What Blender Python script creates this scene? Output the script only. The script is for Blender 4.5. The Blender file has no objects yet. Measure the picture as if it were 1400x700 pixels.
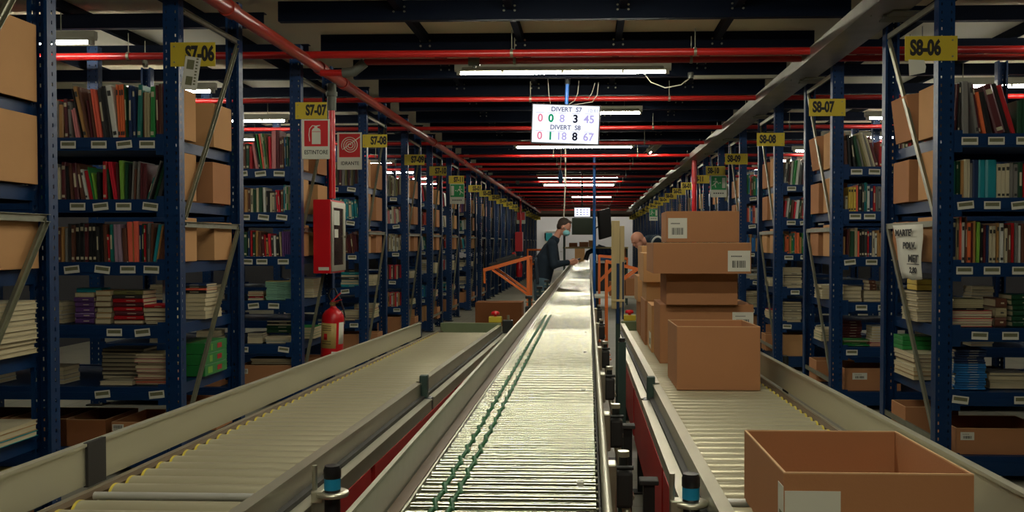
import bpy, bmesh, math, random
from mathutils import Vector, Matrix, Euler
random.seed(7)
SC = bpy.context.scene
COL = SC.collection
R = math.radians

# ------------------------------------------------------------------ materials
def nt(m): m.use_nodes = True; return m.node_tree
def pm(name, rgb, rough=0.6, metal=0.0, var=0.12, scale=6.0, bump=0.0, bscale=60.0, spec=0.5, stretch=None, coat=0.0):
    """procedural principled material with a little noise in its own colour and an optional bump"""
    m = bpy.data.materials.new(name); t = nt(m); N = t.nodes; L = t.links
    b = N['Principled BSDF']
    b.inputs['Roughness'].default_value = rough; b.inputs['Metallic'].default_value = metal
    b.inputs['Specular IOR Level'].default_value = spec
    b.inputs['Coat Weight'].default_value = coat
    tc = N.new('ShaderNodeTexCoord'); src = tc.outputs['Object']
    if stretch:
        mp = N.new('ShaderNodeMapping'); mp.inputs['Scale'].default_value = stretch
        L.new(src, mp.inputs['Vector']); src = mp.outputs['Vector']
    nz = N.new('ShaderNodeTexNoise'); nz.inputs['Scale'].default_value = scale; nz.inputs['Detail'].default_value = 3
    L.new(src, nz.inputs['Vector'])
    mx = N.new('ShaderNodeMix'); mx.data_type = 'RGBA'
    mx.inputs[6].default_value = tuple(max(0, c*(1-var)) for c in rgb)+(1,)
    mx.inputs[7].default_value = tuple(min(1, c*(1+var)) for c in rgb)+(1,)
    L.new(nz.outputs['Fac'], mx.inputs[0]); L.new(mx.outputs[2], b.inputs['Base Color'])
    if bump:
        n2 = N.new('ShaderNodeTexNoise'); n2.inputs['Scale'].default_value = bscale
        L.new(src, n2.inputs['Vector'])
        bp = N.new('ShaderNodeBump'); bp.inputs['Strength'].default_value = bump; bp.inputs['Distance'].default_value = 0.01
        L.new(n2.outputs['Fac'], bp.inputs['Height']); L.new(bp.outputs['Normal'], b.inputs['Normal'])
    return m
def em(name, rgb, strength):
    m = bpy.data.materials.new(name); t = nt(m); t.nodes.remove(t.nodes['Principled BSDF'])
    e = t.nodes.new('ShaderNodeEmission'); e.inputs[0].default_value = rgb+(1,); e.inputs[1].default_value = strength
    t.links.new(e.outputs[0], t.nodes['Material Output'].inputs[0]); return m

def holed(name, rgb):
    """blue powder coat with two rows of punched slots, for the uprights"""
    m = pm(name, rgb, 0.42, 0.0, 0.18, 5.0, spec=0.3); t = m.node_tree; N = t.nodes; L = t.links
    b = N['Principled BSDF']; old = b.inputs['Base Color'].links[0].from_socket
    tc = N.new('ShaderNodeTexCoord'); sp = N.new('ShaderNodeSeparateXYZ'); L.new(tc.outputs['Object'], sp.inputs[0])
    def ma(op, a, bb=None, v=None):
        n = N.new('ShaderNodeMath'); n.operation = op
        if isinstance(a, float): n.inputs[0].default_value = a
        else: L.new(a, n.inputs[0])
        if bb is not None:
            if isinstance(bb, float): n.inputs[1].default_value = bb
            else: L.new(bb, n.inputs[1])
        return n.outputs[0]
    fz = ma('FRACT', ma('DIVIDE', sp.outputs['Z'], 0.05))
    zc = ma('LESS_THAN', ma('ABSOLUTE', ma('SUBTRACT', fz, 0.5)), 0.19)
    geo = N.new('ShaderNodeNewGeometry'); gs = N.new('ShaderNodeSeparateXYZ'); L.new(geo.outputs['Normal'], gs.inputs[0])
    facex = ma('GREATER_THAN', ma('ABSOLUTE', gs.outputs['X']), 0.7)
    facey = ma('GREATER_THAN', ma('ABSOLUTE', gs.outputs['Y']), 0.7)
    ax = ma('ABSOLUTE', sp.outputs['X'])
    onx = ma('LESS_THAN', ma('ABSOLUTE', ma('SUBTRACT', ax, 0.030)), 0.0045)
    ony = ma('LESS_THAN', ma('ABSOLUTE', ma('SUBTRACT', sp.outputs['Y'], 0.035)), 0.0065)
    hole = ma('MULTIPLY', zc, ma('MAXIMUM', ma('MULTIPLY', onx, facey), ma('MULTIPLY', ony, facex)))
    mx = N.new('ShaderNodeMix'); mx.data_type = 'RGBA'
    L.new(hole, mx.inputs[0]); L.new(old, mx.inputs[6]); mx.inputs[7].default_value = (0.004, 0.005, 0.008, 1)
    L.new(mx.outputs[2], b.inputs['Base Color'])
    L.new(ma('SUBTRACT', 1.0, hole), b.inputs['Alpha'])   # the slots are real openings
    return m

M = {}
M['upright'] = holed('upright_blue_steel', (0.002, 0.026, 0.095))
M['shelfblue'] = pm('shelf_blue_steel', (0.002, 0.026, 0.095), 0.45, 0.0, 0.2, 4, spec=0.3)
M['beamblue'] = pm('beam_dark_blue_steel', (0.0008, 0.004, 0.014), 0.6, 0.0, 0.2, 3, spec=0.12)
M['poleblue'] = pm('pole_bright_blue', (0.01, 0.13, 0.50), 0.35, 0, 0.1, 4)
M['galv'] = pm('galvanised_steel', (0.25, 0.25, 0.18), 0.42, 0.7, 0.25, 14)
M['tray'] = pm('galvanised_tray', (0.34, 0.33, 0.28), 0.36, 0.8, 0.35, 5)
M['alu'] = pm('conveyor_aluminium', (0.62, 0.60, 0.47), 0.34, 0.85, 0.1, 5, 0.03, 9)
M['guard'] = pm('guard_rail_metal', (0.50, 0.485, 0.37), 0.42, 0.55, 0.10, 3, 0.02, 14, stretch=(1, 0.2, 3))
M['guardwavy'] = pm('guard_rail_polished', (0.60, 0.60, 0.48), 0.26, 0.30, 0.06, 3, 0.12, 18)
M['steelroller'] = pm('zinc_roller', (0.44, 0.44, 0.34), 0.13, 1.0, 0.06, 8)
M['steelbright'] = pm('bright_steel_bar', (0.6, 0.6, 0.55), 0.35, 0.5)
M['creamroller'] = pm('sleeved_roller', (0.45, 0.415, 0.28), 0.30, 0.35, 0.10, 3, stretch=(1, 4, 4))
M['yellowcap'] = pm('roller_yellow_cap', (0.62, 0.50, 0.06), 0.5)
M['greenbelt'] = pm('green_drive_belt', (0.012, 0.10, 0.03), 0.45)
M['greenplate'] = pm('olive_end_plate', (0.15, 0.19, 0.10), 0.5, 0.3)
M['darksteel'] = pm('dark_frame_steel', (0.018, 0.020, 0.018), 0.5, 0.3)
M['greenframe'] = pm('green_grey_post_steel', (0.035, 0.065, 0.055), 0.45, 0.3)
M['redpanel'] = pm('red_side_panel', (0.42, 0.012, 0.012), 0.45, 0, 0.25, 3)
M['brownstrip'] = pm('brown_wear_strip', (0.10, 0.062, 0.030), 0.5, 0.2)
M['redpipe'] = pm('red_pipe_paint', (0.38, 0.010, 0.008), 0.32, 0, 0.12, 3, coat=0.2)
M['redpipe2'] = pm('red_pipe_paint_dusty', (0.42, 0.045, 0.025), 0.38, 0, 0.25, 4, coat=0.1)
M['fitting'] = pm('cast_pipe_fitting', (0.12, 0.13, 0.11), 0.55, 0.5)
M['red'] = pm('red_enamel', (0.62, 0.006, 0.012), 0.32, 0, 0.06, 3, coat=0.3)
M['deck'] = pm('deck_cream_board', (0.82, 0.76, 0.52), 0.75, 0, 0.1, 1.2)
M['card'] = pm('corrugated_cardboard', (0.42, 0.195, 0.088), 0.85, 0, 0.07, 5, 0.05, 120, 0.2)
M['card2'] = pm('pale_cardboard', (0.55, 0.30, 0.13), 0.85, 0, 0.08, 5, 0.05, 120, 0.2)
M['card3'] = pm('dark_cardboard', (0.30, 0.115, 0.045), 0.85, 0, 0.08, 5, 0.05, 120, 0.2)
M['cardedge'] = pm('cardboard_cut_edge', (0.60, 0.36, 0.18), 0.9, 0, 0.1, 40)
M['tape'] = pm('parcel_tape', (0.46, 0.27, 0.12), 0.3, 0, 0.05, 5)
M['paper'] = pm('label_paper', (0.66, 0.65, 0.55), 0.7, 0, 0.05, 10)
M['white'] = pm('white_plastic', (0.72, 0.72, 0.68), 0.5, 0, 0.04, 5)
M['ink'] = pm('printed_ink', (0.012, 0.012, 0.012), 0.6)
M['labelband'] = pm('label_printed_band', (0.15, 0.15, 0.075), 0.7, 0, 0.3, 90)
M['signyellow'] = pm('sign_yellow_plate', (0.56, 0.43, 0.025), 0.5, 0, 0.06, 4)
M['black'] = pm('black_plastic', (0.010, 0.010, 0.012), 0.4)
M['rubber'] = pm('black_rubber', (0.02, 0.018, 0.016), 0.7)
M['orange'] = pm('orange_powder_coat', (0.80, 0.17, 0.025), 0.42, 0, 0.08, 4)
M['wood'] = pm('pale_timber', (0.50, 0.40, 0.20), 0.7, 0, 0.2, 3, 0.05, 30, stretch=(12, 12, 1))
M['wallgrey'] = pm('back_wall_paint', (0.74, 0.73, 0.80), 0.8, 0, 0.05, 1)
M['walldark'] = pm('side_wall_paint', (0.03, 0.03, 0.035), 0.85, 0, 0.1, 1)
M['brownbeam'] = pm('deck_edge_beam', (0.12, 0.085, 0.06), 0.7, 0, 0.15, 2)
M['skin'] = pm('skin', (0.58, 0.27, 0.18), 0.5, 0, 0.08, 12)
M['hair'] = pm('dark_brown_hair', (0.035, 0.020, 0.013), 0.7, 0, 0.3, 60, 0.3, 90)
M['sweater'] = pm('navy_knit', (0.010, 0.022, 0.040), 0.9, 0, 0.25, 20, 0.2, 160)
M['jeans'] = pm('worn_denim', (0.07, 0.13, 0.17), 0.85, 0, 0.35, 9, 0.1, 150)
M['shoe'] = pm('black_leather', (0.02, 0.02, 0.02), 0.5)
M['mask'] = pm('light_blue_mask', (0.25, 0.62, 0.68), 0.8, 0, 0.04, 9)
M['signgreen'] = pm('sign_green', (0.012, 0.26, 0.07), 0.5)
M['signwhite'] = pm('sign_off_white', (0.62, 0.63, 0.52), 0.55)
M['signred'] = pm('sign_red', (0.55, 0.012, 0.015), 0.5)
M['glass'] = pm('cabinet_dark_glass', (0.05, 0.028, 0.02), 0.08, 0, 0.8, 9, 0, 60, 0.8)
M['brass'] = pm('aged_brass', (0.30, 0.20, 0.07), 0.35, 0.8)
M['gold'] = pm('extinguisher_gold_label', (0.52, 0.38, 0.12), 0.55, 0, 0.25, 30)
M['board'] = pm('dark_green_board', (0.07, 0.10, 0.07), 0.6, 0, 0.1, 3)
M['teal'] = pm('teal_notice', (0.02, 0.30, 0.36), 0.5)
M['cable'] = pm('cable_sheath', (0.35, 0.33, 0.26), 0.5)
M['bluelabel'] = pm('blue_sensor_label', (0.01, 0.28, 0.50), 0.4)
M['reflector'] = pm('lamp_housing', (0.30, 0.29, 0.22), 0.5, 0.3)
M['tube'] = em('fluorescent_tube', (1.0, 0.96, 0.80), 120)
M['tube2'] = em('fluorescent_tube_side_aisle', (1.0, 0.96, 0.84), 62)
M['screen'] = em('screen_white', (0.86, 0.90, 1.0), 1.25)
for k, c in dict(scr_pink=(0.85, 0.25, 0.35), scr_green=(0.0, 0.30, 0.12), scr_lilac=(0.48, 0.42, 0.80), scr_black=(0.01, 0.01, 0.02), scr_grey=(0.12, 0.12, 0.22), scr_pale=(0.5, 0.5, 0.62)).items():
    M[k] = em('screen_'+k[4:], c, 1.0)

# floor: grey sealed concrete with faint slab joints
def floor_mat():
    m = pm('sealed_concrete_floor', (0.32, 0.31, 0.24), 0.42, 0, 0.22, 1.6, 0.03, 30); t = m.node_tree; N = t.nodes; L = t.links
    b = N['Principled BSDF']; old = b.inputs['Base Color'].links[0].from_socket
    tc = N.new('ShaderNodeTexCoord'); br = N.new('ShaderNodeTexBrick'); L.new(tc.outputs['Object'], br.inputs['Vector'])
    br.offset = 0.0; br.inputs['Scale'].default_value = 1.0; br.inputs['Brick Width'].default_value = 0.6; br.inputs['Row Height'].default_value = 0.6
    br.inputs['Mortar Size'].default_value = 0.004; br.inputs['Color1'].default_value = (1, 1, 1, 1); br.inputs['Color2'].default_value = (0.93, 0.93, 0.93, 1); br.inputs['Mortar'].default_value = (0.45, 0.43, 0.4, 1)
    mx = N.new('ShaderNodeMix'); mx.data_type = 'RGBA'; mx.blend_type = 'MULTIPLY'; mx.inputs[0].default_value = 1
    L.new(old, mx.inputs[6]); L.new(br.outputs['Color'], mx.inputs[7]); L.new(mx.outputs[2], b.inputs['Base Color'])
    return m
M['floor'] = floor_mat()

# book covers: word -> linear colour
BC = dict(red=(0.42, 0.010, 0.014), crimson=(0.62, 0.02, 0.04), orange=(0.78, 0.16, 0.05), coral=(0.85, 0.14, 0.08), pink=(0.62, 0.22, 0.22),
          brown=(0.12, 0.045, 0.025), maroon=(0.10, 0.018, 0.022), tan=(0.42, 0.22, 0.07), cream=(0.56, 0.50, 0.33), beige=(0.38, 0.32, 0.18),
          white=(0.62, 0.62, 0.54), grey=(0.20, 0.19, 0.17), charcoal=(0.035, 0.035, 0.033), black=(0.010, 0.010, 0.010), navy=(0.012, 0.030, 0.095),
          blue=(0.02, 0.16, 0.42), turquoise=(0.01, 0.24, 0.28), teal=(0.008, 0.15, 0.12), green=(0.02, 0.22, 0.045), darkgreen=(0.008, 0.055, 0.022),
          lime=(0.20, 0.42, 0.05), yellow=(0.68, 0.50, 0.08), purple=(0.11, 0.045, 0.17), lilac=(0.36, 0.25, 0.32), mint=(0.22, 0.42, 0.30), olive=(0.16, 0.15, 0.05))
for k, c in BC.items():
    M['bk_'+k] = pm('book_cover_'+k, c, 0.42, 0, 0.10, 3.0, coat=0.15)
M['pages'] = pm('page_block', (0.56, 0.48, 0.30), 0.85, 0, 0.18, 60, stretch=(1, 1, 8))

# ------------------------------------------------------------------ mesh builder
class MB:
    def __init__(s): s.v = []; s.f = []; s.mi = []; s.sm = []; s.mats = []
    def mid(s, m):
        if isinstance(m, str): m = M[m]
        if m not in s.mats: s.mats.append(m)
        return s.mats.index(m)
    def add(s, vs, fs, m, smooth=False):
        o = len(s.v); i = s.mid(m); s.v += [tuple(p) for p in vs]
        for f in fs: s.f.append(tuple(o+a for a in f)); s.mi.append(i); s.sm.append(smooth)
    def box(s, x0, x1, y0, y1, z0, z1, m, mat=None):
        P = [(x0, y0, z0), (x1, y0, z0), (x1, y1, z0), (x0, y1, z0), (x0, y0, z1), (x1, y0, z1), (x1, y1, z1), (x0, y1, z1)]
        if mat is not None: P = [mat @ Vector(p) for p in P]
        s.add(P, [(0, 3, 2, 1), (4, 5, 6, 7), (0, 1, 5, 4), (1, 2, 6, 5), (2, 3, 7, 6), (3, 0, 4, 7)], m); return s
    def cbox(s, x0, x1, y0, y1, z0, z1, m, b=0.004, mat=None):
        """box with chamfered vertical and horizontal edges"""
        bm = bmesh.new(); bmesh.ops.create_cube(bm, size=1)
        for v in bm.verts: v.co = Vector(((x0+x1)/2+v.co.x*(x1-x0), (y0+y1)/2+v.co.y*(y1-y0), (z0+z1)/2+v.co.z*(z1-z0)))
        bmesh.ops.bevel(bm, geom=bm.edges[:], offset=b, segments=2, affect='EDGES', profile=0.5)
        return s.bm(bm, m, mat)
    def bm(s, bm, m, mat=None, smooth=False):
        bm.verts.index_update()
        s.add([(mat @ v.co) if mat is not None else v.co for v in bm.verts], [tuple(v.index for v in f.verts) for f in bm.faces], m, smooth); bm.free(); return s
    def cyl(s, a, b, r, m, n=12, r2=None, cap=True, smooth=True):
        a = Vector(a); b = Vector(b); r2 = r if r2 is None else r2
        d = (b-a).normalized(); u = d.orthogonal().normalized(); w = d.cross(u)
        P = []
        for c, rr in ((a, r), (b, r2)):
            for k in range(n):
                t = 2*math.pi*k/n; P.append(c+(u*math.cos(t)+w*math.sin(t))*rr)
        s.add(P, [(k, (k+1) % n, n+(k+1) % n, n+k) for k in range(n)], m, smooth)
        if cap: s.add(P, [tuple(range(n))[::-1], tuple(range(n, 2*n))], m)
        return s
    def tube(s, pts, r, m, n=8):
        pts = [Vector(p) for p in pts]; rings = []
        u = None
        for i, p in enumerate(pts):
            d = (pts[min(i+1, len(pts)-1)]-pts[max(i-1, 0)]).normalized()
            u = d.orthogonal().normalized() if u is None else (u-d*u.dot(d)).normalized()
            w = d.cross(u); rings.append([p+(u*math.cos(2*math.pi*k/n)+w*math.sin(2*math.pi*k/n))*r for k in range(n)])
        V = [q for rg in rings for q in rg]
        F = [(i*n+k, i*n+(k+1) % n, (i+1)*n+(k+1) % n, (i+1)*n+k) for i in range(len(pts)-1) for k in range(n)]
        s.add(V, F, m, True); s.add(V, [tuple(range(n))[::-1], tuple((len(pts)-1)*n+k for k in range(n))], m); return s
    def bar(s, a, b, w, h, m, up=(0, 0, 1)):
        """rectangular bar from a to b"""
        a = Vector(a); b = Vector(b); d = (b-a).normalized(); up = Vector(up)
        x = d.cross(up).normalized(); z = x.cross(d)
        P = [c+x*(i*w/2)+z*(j*h/2) for c in (a, b) for i, j in ((-1, -1), (1, -1), (1, 1), (-1, 1))]
        s.add(P, [(0, 1, 2, 3)[::-1], (4, 5, 6, 7), (0, 1, 5, 4), (1, 2, 6, 5), (2, 3, 7, 6), (3, 0, 4, 7)], m); return s
    def prism(s, prof, y0, y1, m, axis='y'):
        n = len(prof)
        def P(a, b, t): return (a, t, b) if axis == 'y' else ((t, a, b) if axis == 'x' else (a, b, t))
        V = [P(a, b, y0) for a, b in prof]+[P(a, b, y1) for a, b in prof]
        s.add(V, [tuple(range(n)), tuple(range(2*n-1, n-1, -1))]+[(k, n+k, n+(k+1) % n, (k+1) % n) for k in range(n)], m); return s
    def lathe(s, prof, c, m, n=24, smooth=True):
        V = []; c = Vector(c)
        for r, z in prof:
            for k in range(n): V.append((c.x+r*math.cos(2*math.pi*k/n), c.y+r*math.sin(2*math.pi*k/n), c.z+z))
        F = [(i*n+k, i*n+(k+1) % n, (i+1)*n+(k+1) % n, (i+1)*n+k) for i in range(len(prof)-1) for k in range(n)]
        s.add(V, F, m, smooth); s.add(V, [tuple(range(n))[::-1], tuple((len(prof)-1)*n+k for k in range(n))], m); return s
    def mesh(s, name):
        me = bpy.data.meshes.new(name); me.from_pydata(s.v, [], s.f)
        for m in s.mats: me.materials.append(m)
        me.polygons.foreach_set('material_index', s.mi); me.polygons.foreach_set('use_smooth', s.sm)
        bm = bmesh.new(); bm.from_mesh(me); bmesh.ops.recalc_face_normals(bm, faces=bm.faces); bm.to_mesh(me); bm.free()
        me.update(); return me
    def build(s, name, parent=None, loc=None):
        return link(name, s.mesh(name), parent, loc)

def link(name, data, parent=None, loc=None):
    o = bpy.data.objects.new(name, data); COL.objects.link(o)
    if parent is not None: o.parent = parent
    if loc is not None: o.location = loc
    return o
def tag(o, label, cat, group=None, kind=None):
    o['label'] = label
    if cat: o['category'] = cat
    if group: o['group'] = group
    if kind: o['kind'] = kind
    return o
def thing(name, label, cat, loc=(0, 0, 0), group=None, rz=0):
    o = link(name, None, None, loc); o.rotation_euler = (0, 0, rz); o.empty_display_size = 0.1
    return tag(o, label, cat, group)
def struct(o): o['kind'] = 'structure'; return o
def dup(root, loc=None, label=None, group=None):
    r = root.copy(); COL.objects.link(r)
    if loc is not None: r.location = loc
    if label: r['label'] = label
    if group: r['group'] = group
    for ch in list(root.children):
        c = ch.copy(); COL.objects.link(c); c.parent = r
        for g in list(ch.children):
            d = g.copy(); COL.objects.link(d); d.parent = c
    return r
def text(name, body, size, loc, rot, m, parent=None, bold=0.0, sx=1.0, ax='CENTER'):
    cu = bpy.data.curves.new(name, 'FONT'); cu.body = body; cu.size = size; cu.align_x = ax; cu.align_y = 'CENTER'
    cu.offset = bold; cu.extrude = 0.0008; cu.resolution_u = 4; cu.materials.append(M[m] if isinstance(m, str) else m)
    tmp = bpy.data.objects.new('tmp', cu); COL.objects.link(tmp)
    me = bpy.data.meshes.new_from_object(tmp.evaluated_get(bpy.context.evaluated_depsgraph_get())); bpy.data.objects.remove(tmp)
    o = link(name, me, parent, loc); o.rotation_euler = rot; o.scale = (sx, 1, 1); return o
FACE = (R(90), 0, 0)          # lettering that faces the camera side (-Y)
ORD = ['first', 'second', 'third', 'fourth', 'fifth', 'sixth', 'seventh', 'eighth', 'ninth', 'tenth', 'eleventh', 'twelfth', 'thirteenth', 'fourteenth',
       'fifteenth', 'sixteenth', 'seventeenth', 'eighteenth', 'nineteenth', 'twentieth', 'twenty-first', 'twenty-second', 'twenty-third', 'twenty-fourth',
       'twenty-fifth', 'twenty-sixth', 'twenty-seventh', 'twenty-eighth', 'twenty-ninth', 'thirtieth', 'thirty-first', 'thirty-second', 'thirty-third', 'thirty-fourth', 'thirty-fifth', 'thirty-sixth']

# ------------------------------------------------------------------ camera
cd = bpy.data.cameras.new('camera'); cam = link('camera', cd)
cam.location = (0, 0, 1.5); cam.rotation_euler = (R(90)-math.atan(28/1300), 0, R(2.3))
cd.sensor_width = 36; cd.lens = 36*1300/1400; cd.shift_x = -52.8/1400; cd.shift_y = 10/1400; cd.clip_end = 200; cd.clip_start = 0.05
SC.camera = cam
SC.view_settings.view_transform = 'Standard'; SC.view_settings.look = 'None'; SC.view_settings.gamma = 1; SC.view_settings.use_curve_mapping = False
SC.view_settings.exposure = 0.0
SC.cycles.use_denoising = True; SC.cycles.max_bounces = 6; SC.cycles.diffuse_bounces = 3; SC.cycles.glossy_bounces = 3
SC.cycles.use_light_tree = True; SC.cycles.sample_clamp_indirect = 4
w = bpy.data.worlds.new('world'); SC.world = w; w.use_nodes = True
w.node_tree.nodes['Background'].inputs[0].default_value = (0.5, 0.55, 0.6, 1); w.node_tree.nodes['Background'].inputs[1].default_value = 0.01

# ------------------------------------------------------------------ setting
XL, XR = -2.62, 2.16          # aisle side faces of the racks
YB = 52.0
struct(MB().box(-7.6, 7.2, -5.0, YB+0.2, -0.1, 0.0, 'floor').build('floor'))
struct(MB().box(-7.6, 7.2, -5.0, 49.6, 3.52, 3.60, 'deck').box(-7.6, 7.2, 49.6, YB+0.2, 5.0, 5.1, 'deck').build('ceiling'))
struct(MB().box(-7.6, 7.2, YB, YB+0.2, 0, 5.0, 'wallgrey').build('wall_back'))
struct(MB().box(-7.7, -7.6, -5.0, YB+0.2, 0, 5.0, 'walldark').build('wall_left'))
struct(MB().box(7.2, 7.3, -5.0, YB+0.2, 0, 5.0, 'walldark').build('wall_right'))
struct(MB().box(-7.6, 7.2, -5.1, -5.0, 0, 5.0, 'walldark').build('wall_front'))
# edge fascia of the mezzanine deck at the far end
struct(MB().box(-7.6, 7.2, 49.3, 49.6, 2.85, 3.52, 'brownbeam').build('trim_1'))
# door in the back wall, left of the aisle
d = struct(MB().cbox(-2.35, -1.35, YB-0.05, YB-0.001, 0, 2.1, 'wallgrey').build('door_1'))
MB().box(-2.42, -2.35, YB-0.07, YB, 0, 2.17, 'white').box(-1.35, -1.28, YB-0.07, YB, 0, 2.17, 'white').box(-2.35, -1.35, YB-0.07, YB, 2.1, 2.17, 'white').build('door_frame', d)
MB().cyl((-1.45, YB-0.1, 1.02), (-1.58, YB-0.1, 1.02), 0.012, 'galv').cyl((-1.45, YB-0.1, 1.02), (-1.45, YB-0.04, 1.02), 0.012, 'galv').build('door_handle', d)

# cross beams (dark blue channel) with bolted joists between them
yb = [1.55+1.27*k for k in range(38)]
bmain = MB()
def chan(mb, x0, x1, y, z0, z1, m):      # C channel, open towards +Y
    t = 0.006; w_ = 0.075
    mb.box(x0, x1, y, y+t, z0, z1, m); mb.box(x0, x1, y+t, y+w_, z0, z0+t, m); mb.box(x0, x1, y+t, y+w_, z1-t, z1, m)
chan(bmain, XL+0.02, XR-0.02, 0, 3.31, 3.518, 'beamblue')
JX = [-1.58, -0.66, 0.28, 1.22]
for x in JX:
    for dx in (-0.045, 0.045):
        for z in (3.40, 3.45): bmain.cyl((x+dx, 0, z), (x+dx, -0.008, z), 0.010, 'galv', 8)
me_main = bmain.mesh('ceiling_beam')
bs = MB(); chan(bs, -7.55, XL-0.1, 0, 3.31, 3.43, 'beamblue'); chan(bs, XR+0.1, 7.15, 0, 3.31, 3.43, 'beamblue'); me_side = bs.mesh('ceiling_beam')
for y in yb:
    q = struct(link('ceiling_beam', me_main, None, (0, y, 0 if y > 8.5 else 0.728))); q.scale.z = 1 if y > 8.5 else 0.793
    struct(link('ceiling_beam', me_side, None, (0, y, 0)))
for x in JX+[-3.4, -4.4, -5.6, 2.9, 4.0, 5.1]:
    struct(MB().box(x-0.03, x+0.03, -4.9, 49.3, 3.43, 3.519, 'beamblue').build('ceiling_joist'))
# ------------------------------------------------------------------ lamps
def make_lamp(label, group, L=2.05, side=False):
    t = thing('fluorescent_lamp', label, 'lamp', group=group)
    mb = MB()   # batten housing with sloping reflector wings
    mb.prism([(-0.02, 0.035), (0.02, 0.035), (0.03, 0.06), (0.03, 0.11), (-0.03, 0.11), (-0.03, 0.06)], -L/2-0.08, L/2+0.08, 'reflector', axis='x')
    if not side: mb.prism([(0.03, 0.07), (0.10, 0.03), (0.102, 0.034), (0.03, 0.076)], -L/2, L/2, 'reflector', axis='x')
    if not side: mb.prism([(-0.03, 0.07), (-0.10, 0.03), (-0.102, 0.034), (-0.03, 0.076)], -L/2, L/2, 'reflector', axis='x')
    for x in (-L/2-0.04, L/2+0.04): mb.box(x-0.02, x+0.02, -0.02, 0.02, 0.0, 0.05, 'reflector')
    mb.build('housing', t)
    c = MB()
    for k in range(3): x = (-0.5+0.5*k)*L*0.6; c.box(x-0.012, x+0.012, -0.022, 0.022, 0.008, 0.055, 'reflector')
    c.build('tube_clip', t)
    for x in (-L*0.35, L*0.35): MB().cyl((x, 0, 0.11), (x, 0, 3.517-(3.16 if side else 3.22)), 0.005, 'galv', 6).build('hanger', t)
    link('tube', MB().cyl((-L/2-0.03, 0, 0.02), (L/2+0.03, 0, 0.02), 0.016, 'tube2' if side else 'tube', 12).mesh('tube'), t)
    return t
lamp0 = make_lamp('white fluorescent lamp across the aisle, nearest one in view, just above the hanging screen', 'fluorescent lamps over the aisle')
lamp0.location = (-0.27, 9.75, 3.22)
lampdat = [(12.8, -0.17, 'white fluorescent lamp seen partly behind the right side of the hanging screen'), (17.35, -0.27, 'white fluorescent lamp across the aisle just under the bottom edge of the hanging screen'),
           (25.3, -0.29, 'thin white fluorescent lamp crossing behind the small blue pendant plug'), (28.7, -0.30, 'thin white fluorescent lamp just below the one behind the blue pendant plug'),
           (36.2, -0.21, 'short far fluorescent lamp, second from the back wall'), (45.6, -0.21, 'farthest fluorescent lamp, reddish glow, just above the small far display')]
for y, x, lb in lampdat:
    q = dup(lamp0, (x, y, 3.22), lb)
    if y == 12.8: q.scale = (0.62, 1, 1); q.location.x = 0.03
    if y == 36.2: q.scale = (0.7, 1, 1); q.location.x = 0.1
for y in (6.3, 3.1, 0.3): dup(lamp0, (-0.2, y, 3.22), 'fluorescent lamp over the aisle nearer than the frame shows')
for o in [o for o in COL.objects if o.get('label') == 'fluorescent lamp over the aisle nearer than the frame shows']: o['group'] = 'near lamps above the frame'
sl = make_lamp('white fluorescent lamp over the side passage left of sign S7-07', 'side passage lamps', 1.45, True)
YS = {-1: [3.47, 6.0, 8.58, 11.15, 13.7, 15.85, 18.05, 21.0, 23.1, 25.25, 27.4, 29.55, 31.7, 33.9, 36.05, 38.2, 40.35, 42.5, 44.65, 46.8],
      1: [3.47, 6.0, 8.56, 11.18, 13.75, 16.0, 18.1, 20.25, 22.4, 24.55, 26.7, 28.85, 31.0, 33.15, 35.3, 37.45, 39.6, 41.75, 43.9, 46.05]}
CODE = {-1: ['', 'S7-06', 'S7-07', 'S7-08', 'S7-09', 'S7-10', 'S7-11']+['S5-%02d' % k for k in range(1, 14)],
        1: ['', 'S8-06', 'S8-07', 'S8-08', 'S8-09', 'S8-10', 'S8-11']+['S6-%02d' % k for k in range(1, 14)]}
for s in (-1, 1):
    for k in range(0, 10):
        y = YS[s][k]+1.1+(YS[s][k+1]-YS[s][k]-1.1)/2
        lb = 'white fluorescent lamp over the passage behind rack %s' % CODE[s][k] if k else 'fluorescent lamp over the %s side passage in front of the first rack' % ('left' if s < 0 else 'right')
        x = -4.93 if s < 0 else 4.52
        if s == -1 and k == 0: sl.location = (x, y, 3.16); sl['label'] = lb
        else: dup(sl, (x, y, 3.16), lb)
for i, x in enumerate((-5.2, -2.6, 0.0, 2.6, 5.0)):  # unseen lamps added beyond the deck edge to brighten the back wall
    q = dup(lamp0, (x, 50.7, 4.89), 'added unseen lamp brightening the back wall from above the deck edge', 'added unseen far bay lamps')
# angled lamp right of the hanging screen
t = dup(lamp0, (1.17, 17.4, 3.18), 'short slanted lamp glowing right of the hanging screen'); t.rotation_euler = (0, R(-20), R(70)); t.scale = (0.3, 1, 1)
# unlit spare batten at the upper right with its cable
t = thing('unlit_lamp_batten', 'unlit white lamp batten under the pipes at the upper right of the aisle', 'lamp', (1.66, 10.2, 3.24))
MB().box(-0.55, 0.55, -0.03, 0.03, 0, 0.035, 'reflector').build('housing', t)
MB().cyl((-0.58, 0, 0.01), (-0.58, 0, 0.07), 0.03, 'fitting').build('end_cap', t)
MB().tube([(-0.58, 0, 0.02), (-0.68, 0, -0.06), (-0.85, 0, -0.09), (-1.0, 0, -0.03), (-1.08, 0, 0.07)], 0.006, 'cable').build('cable', t)

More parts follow.
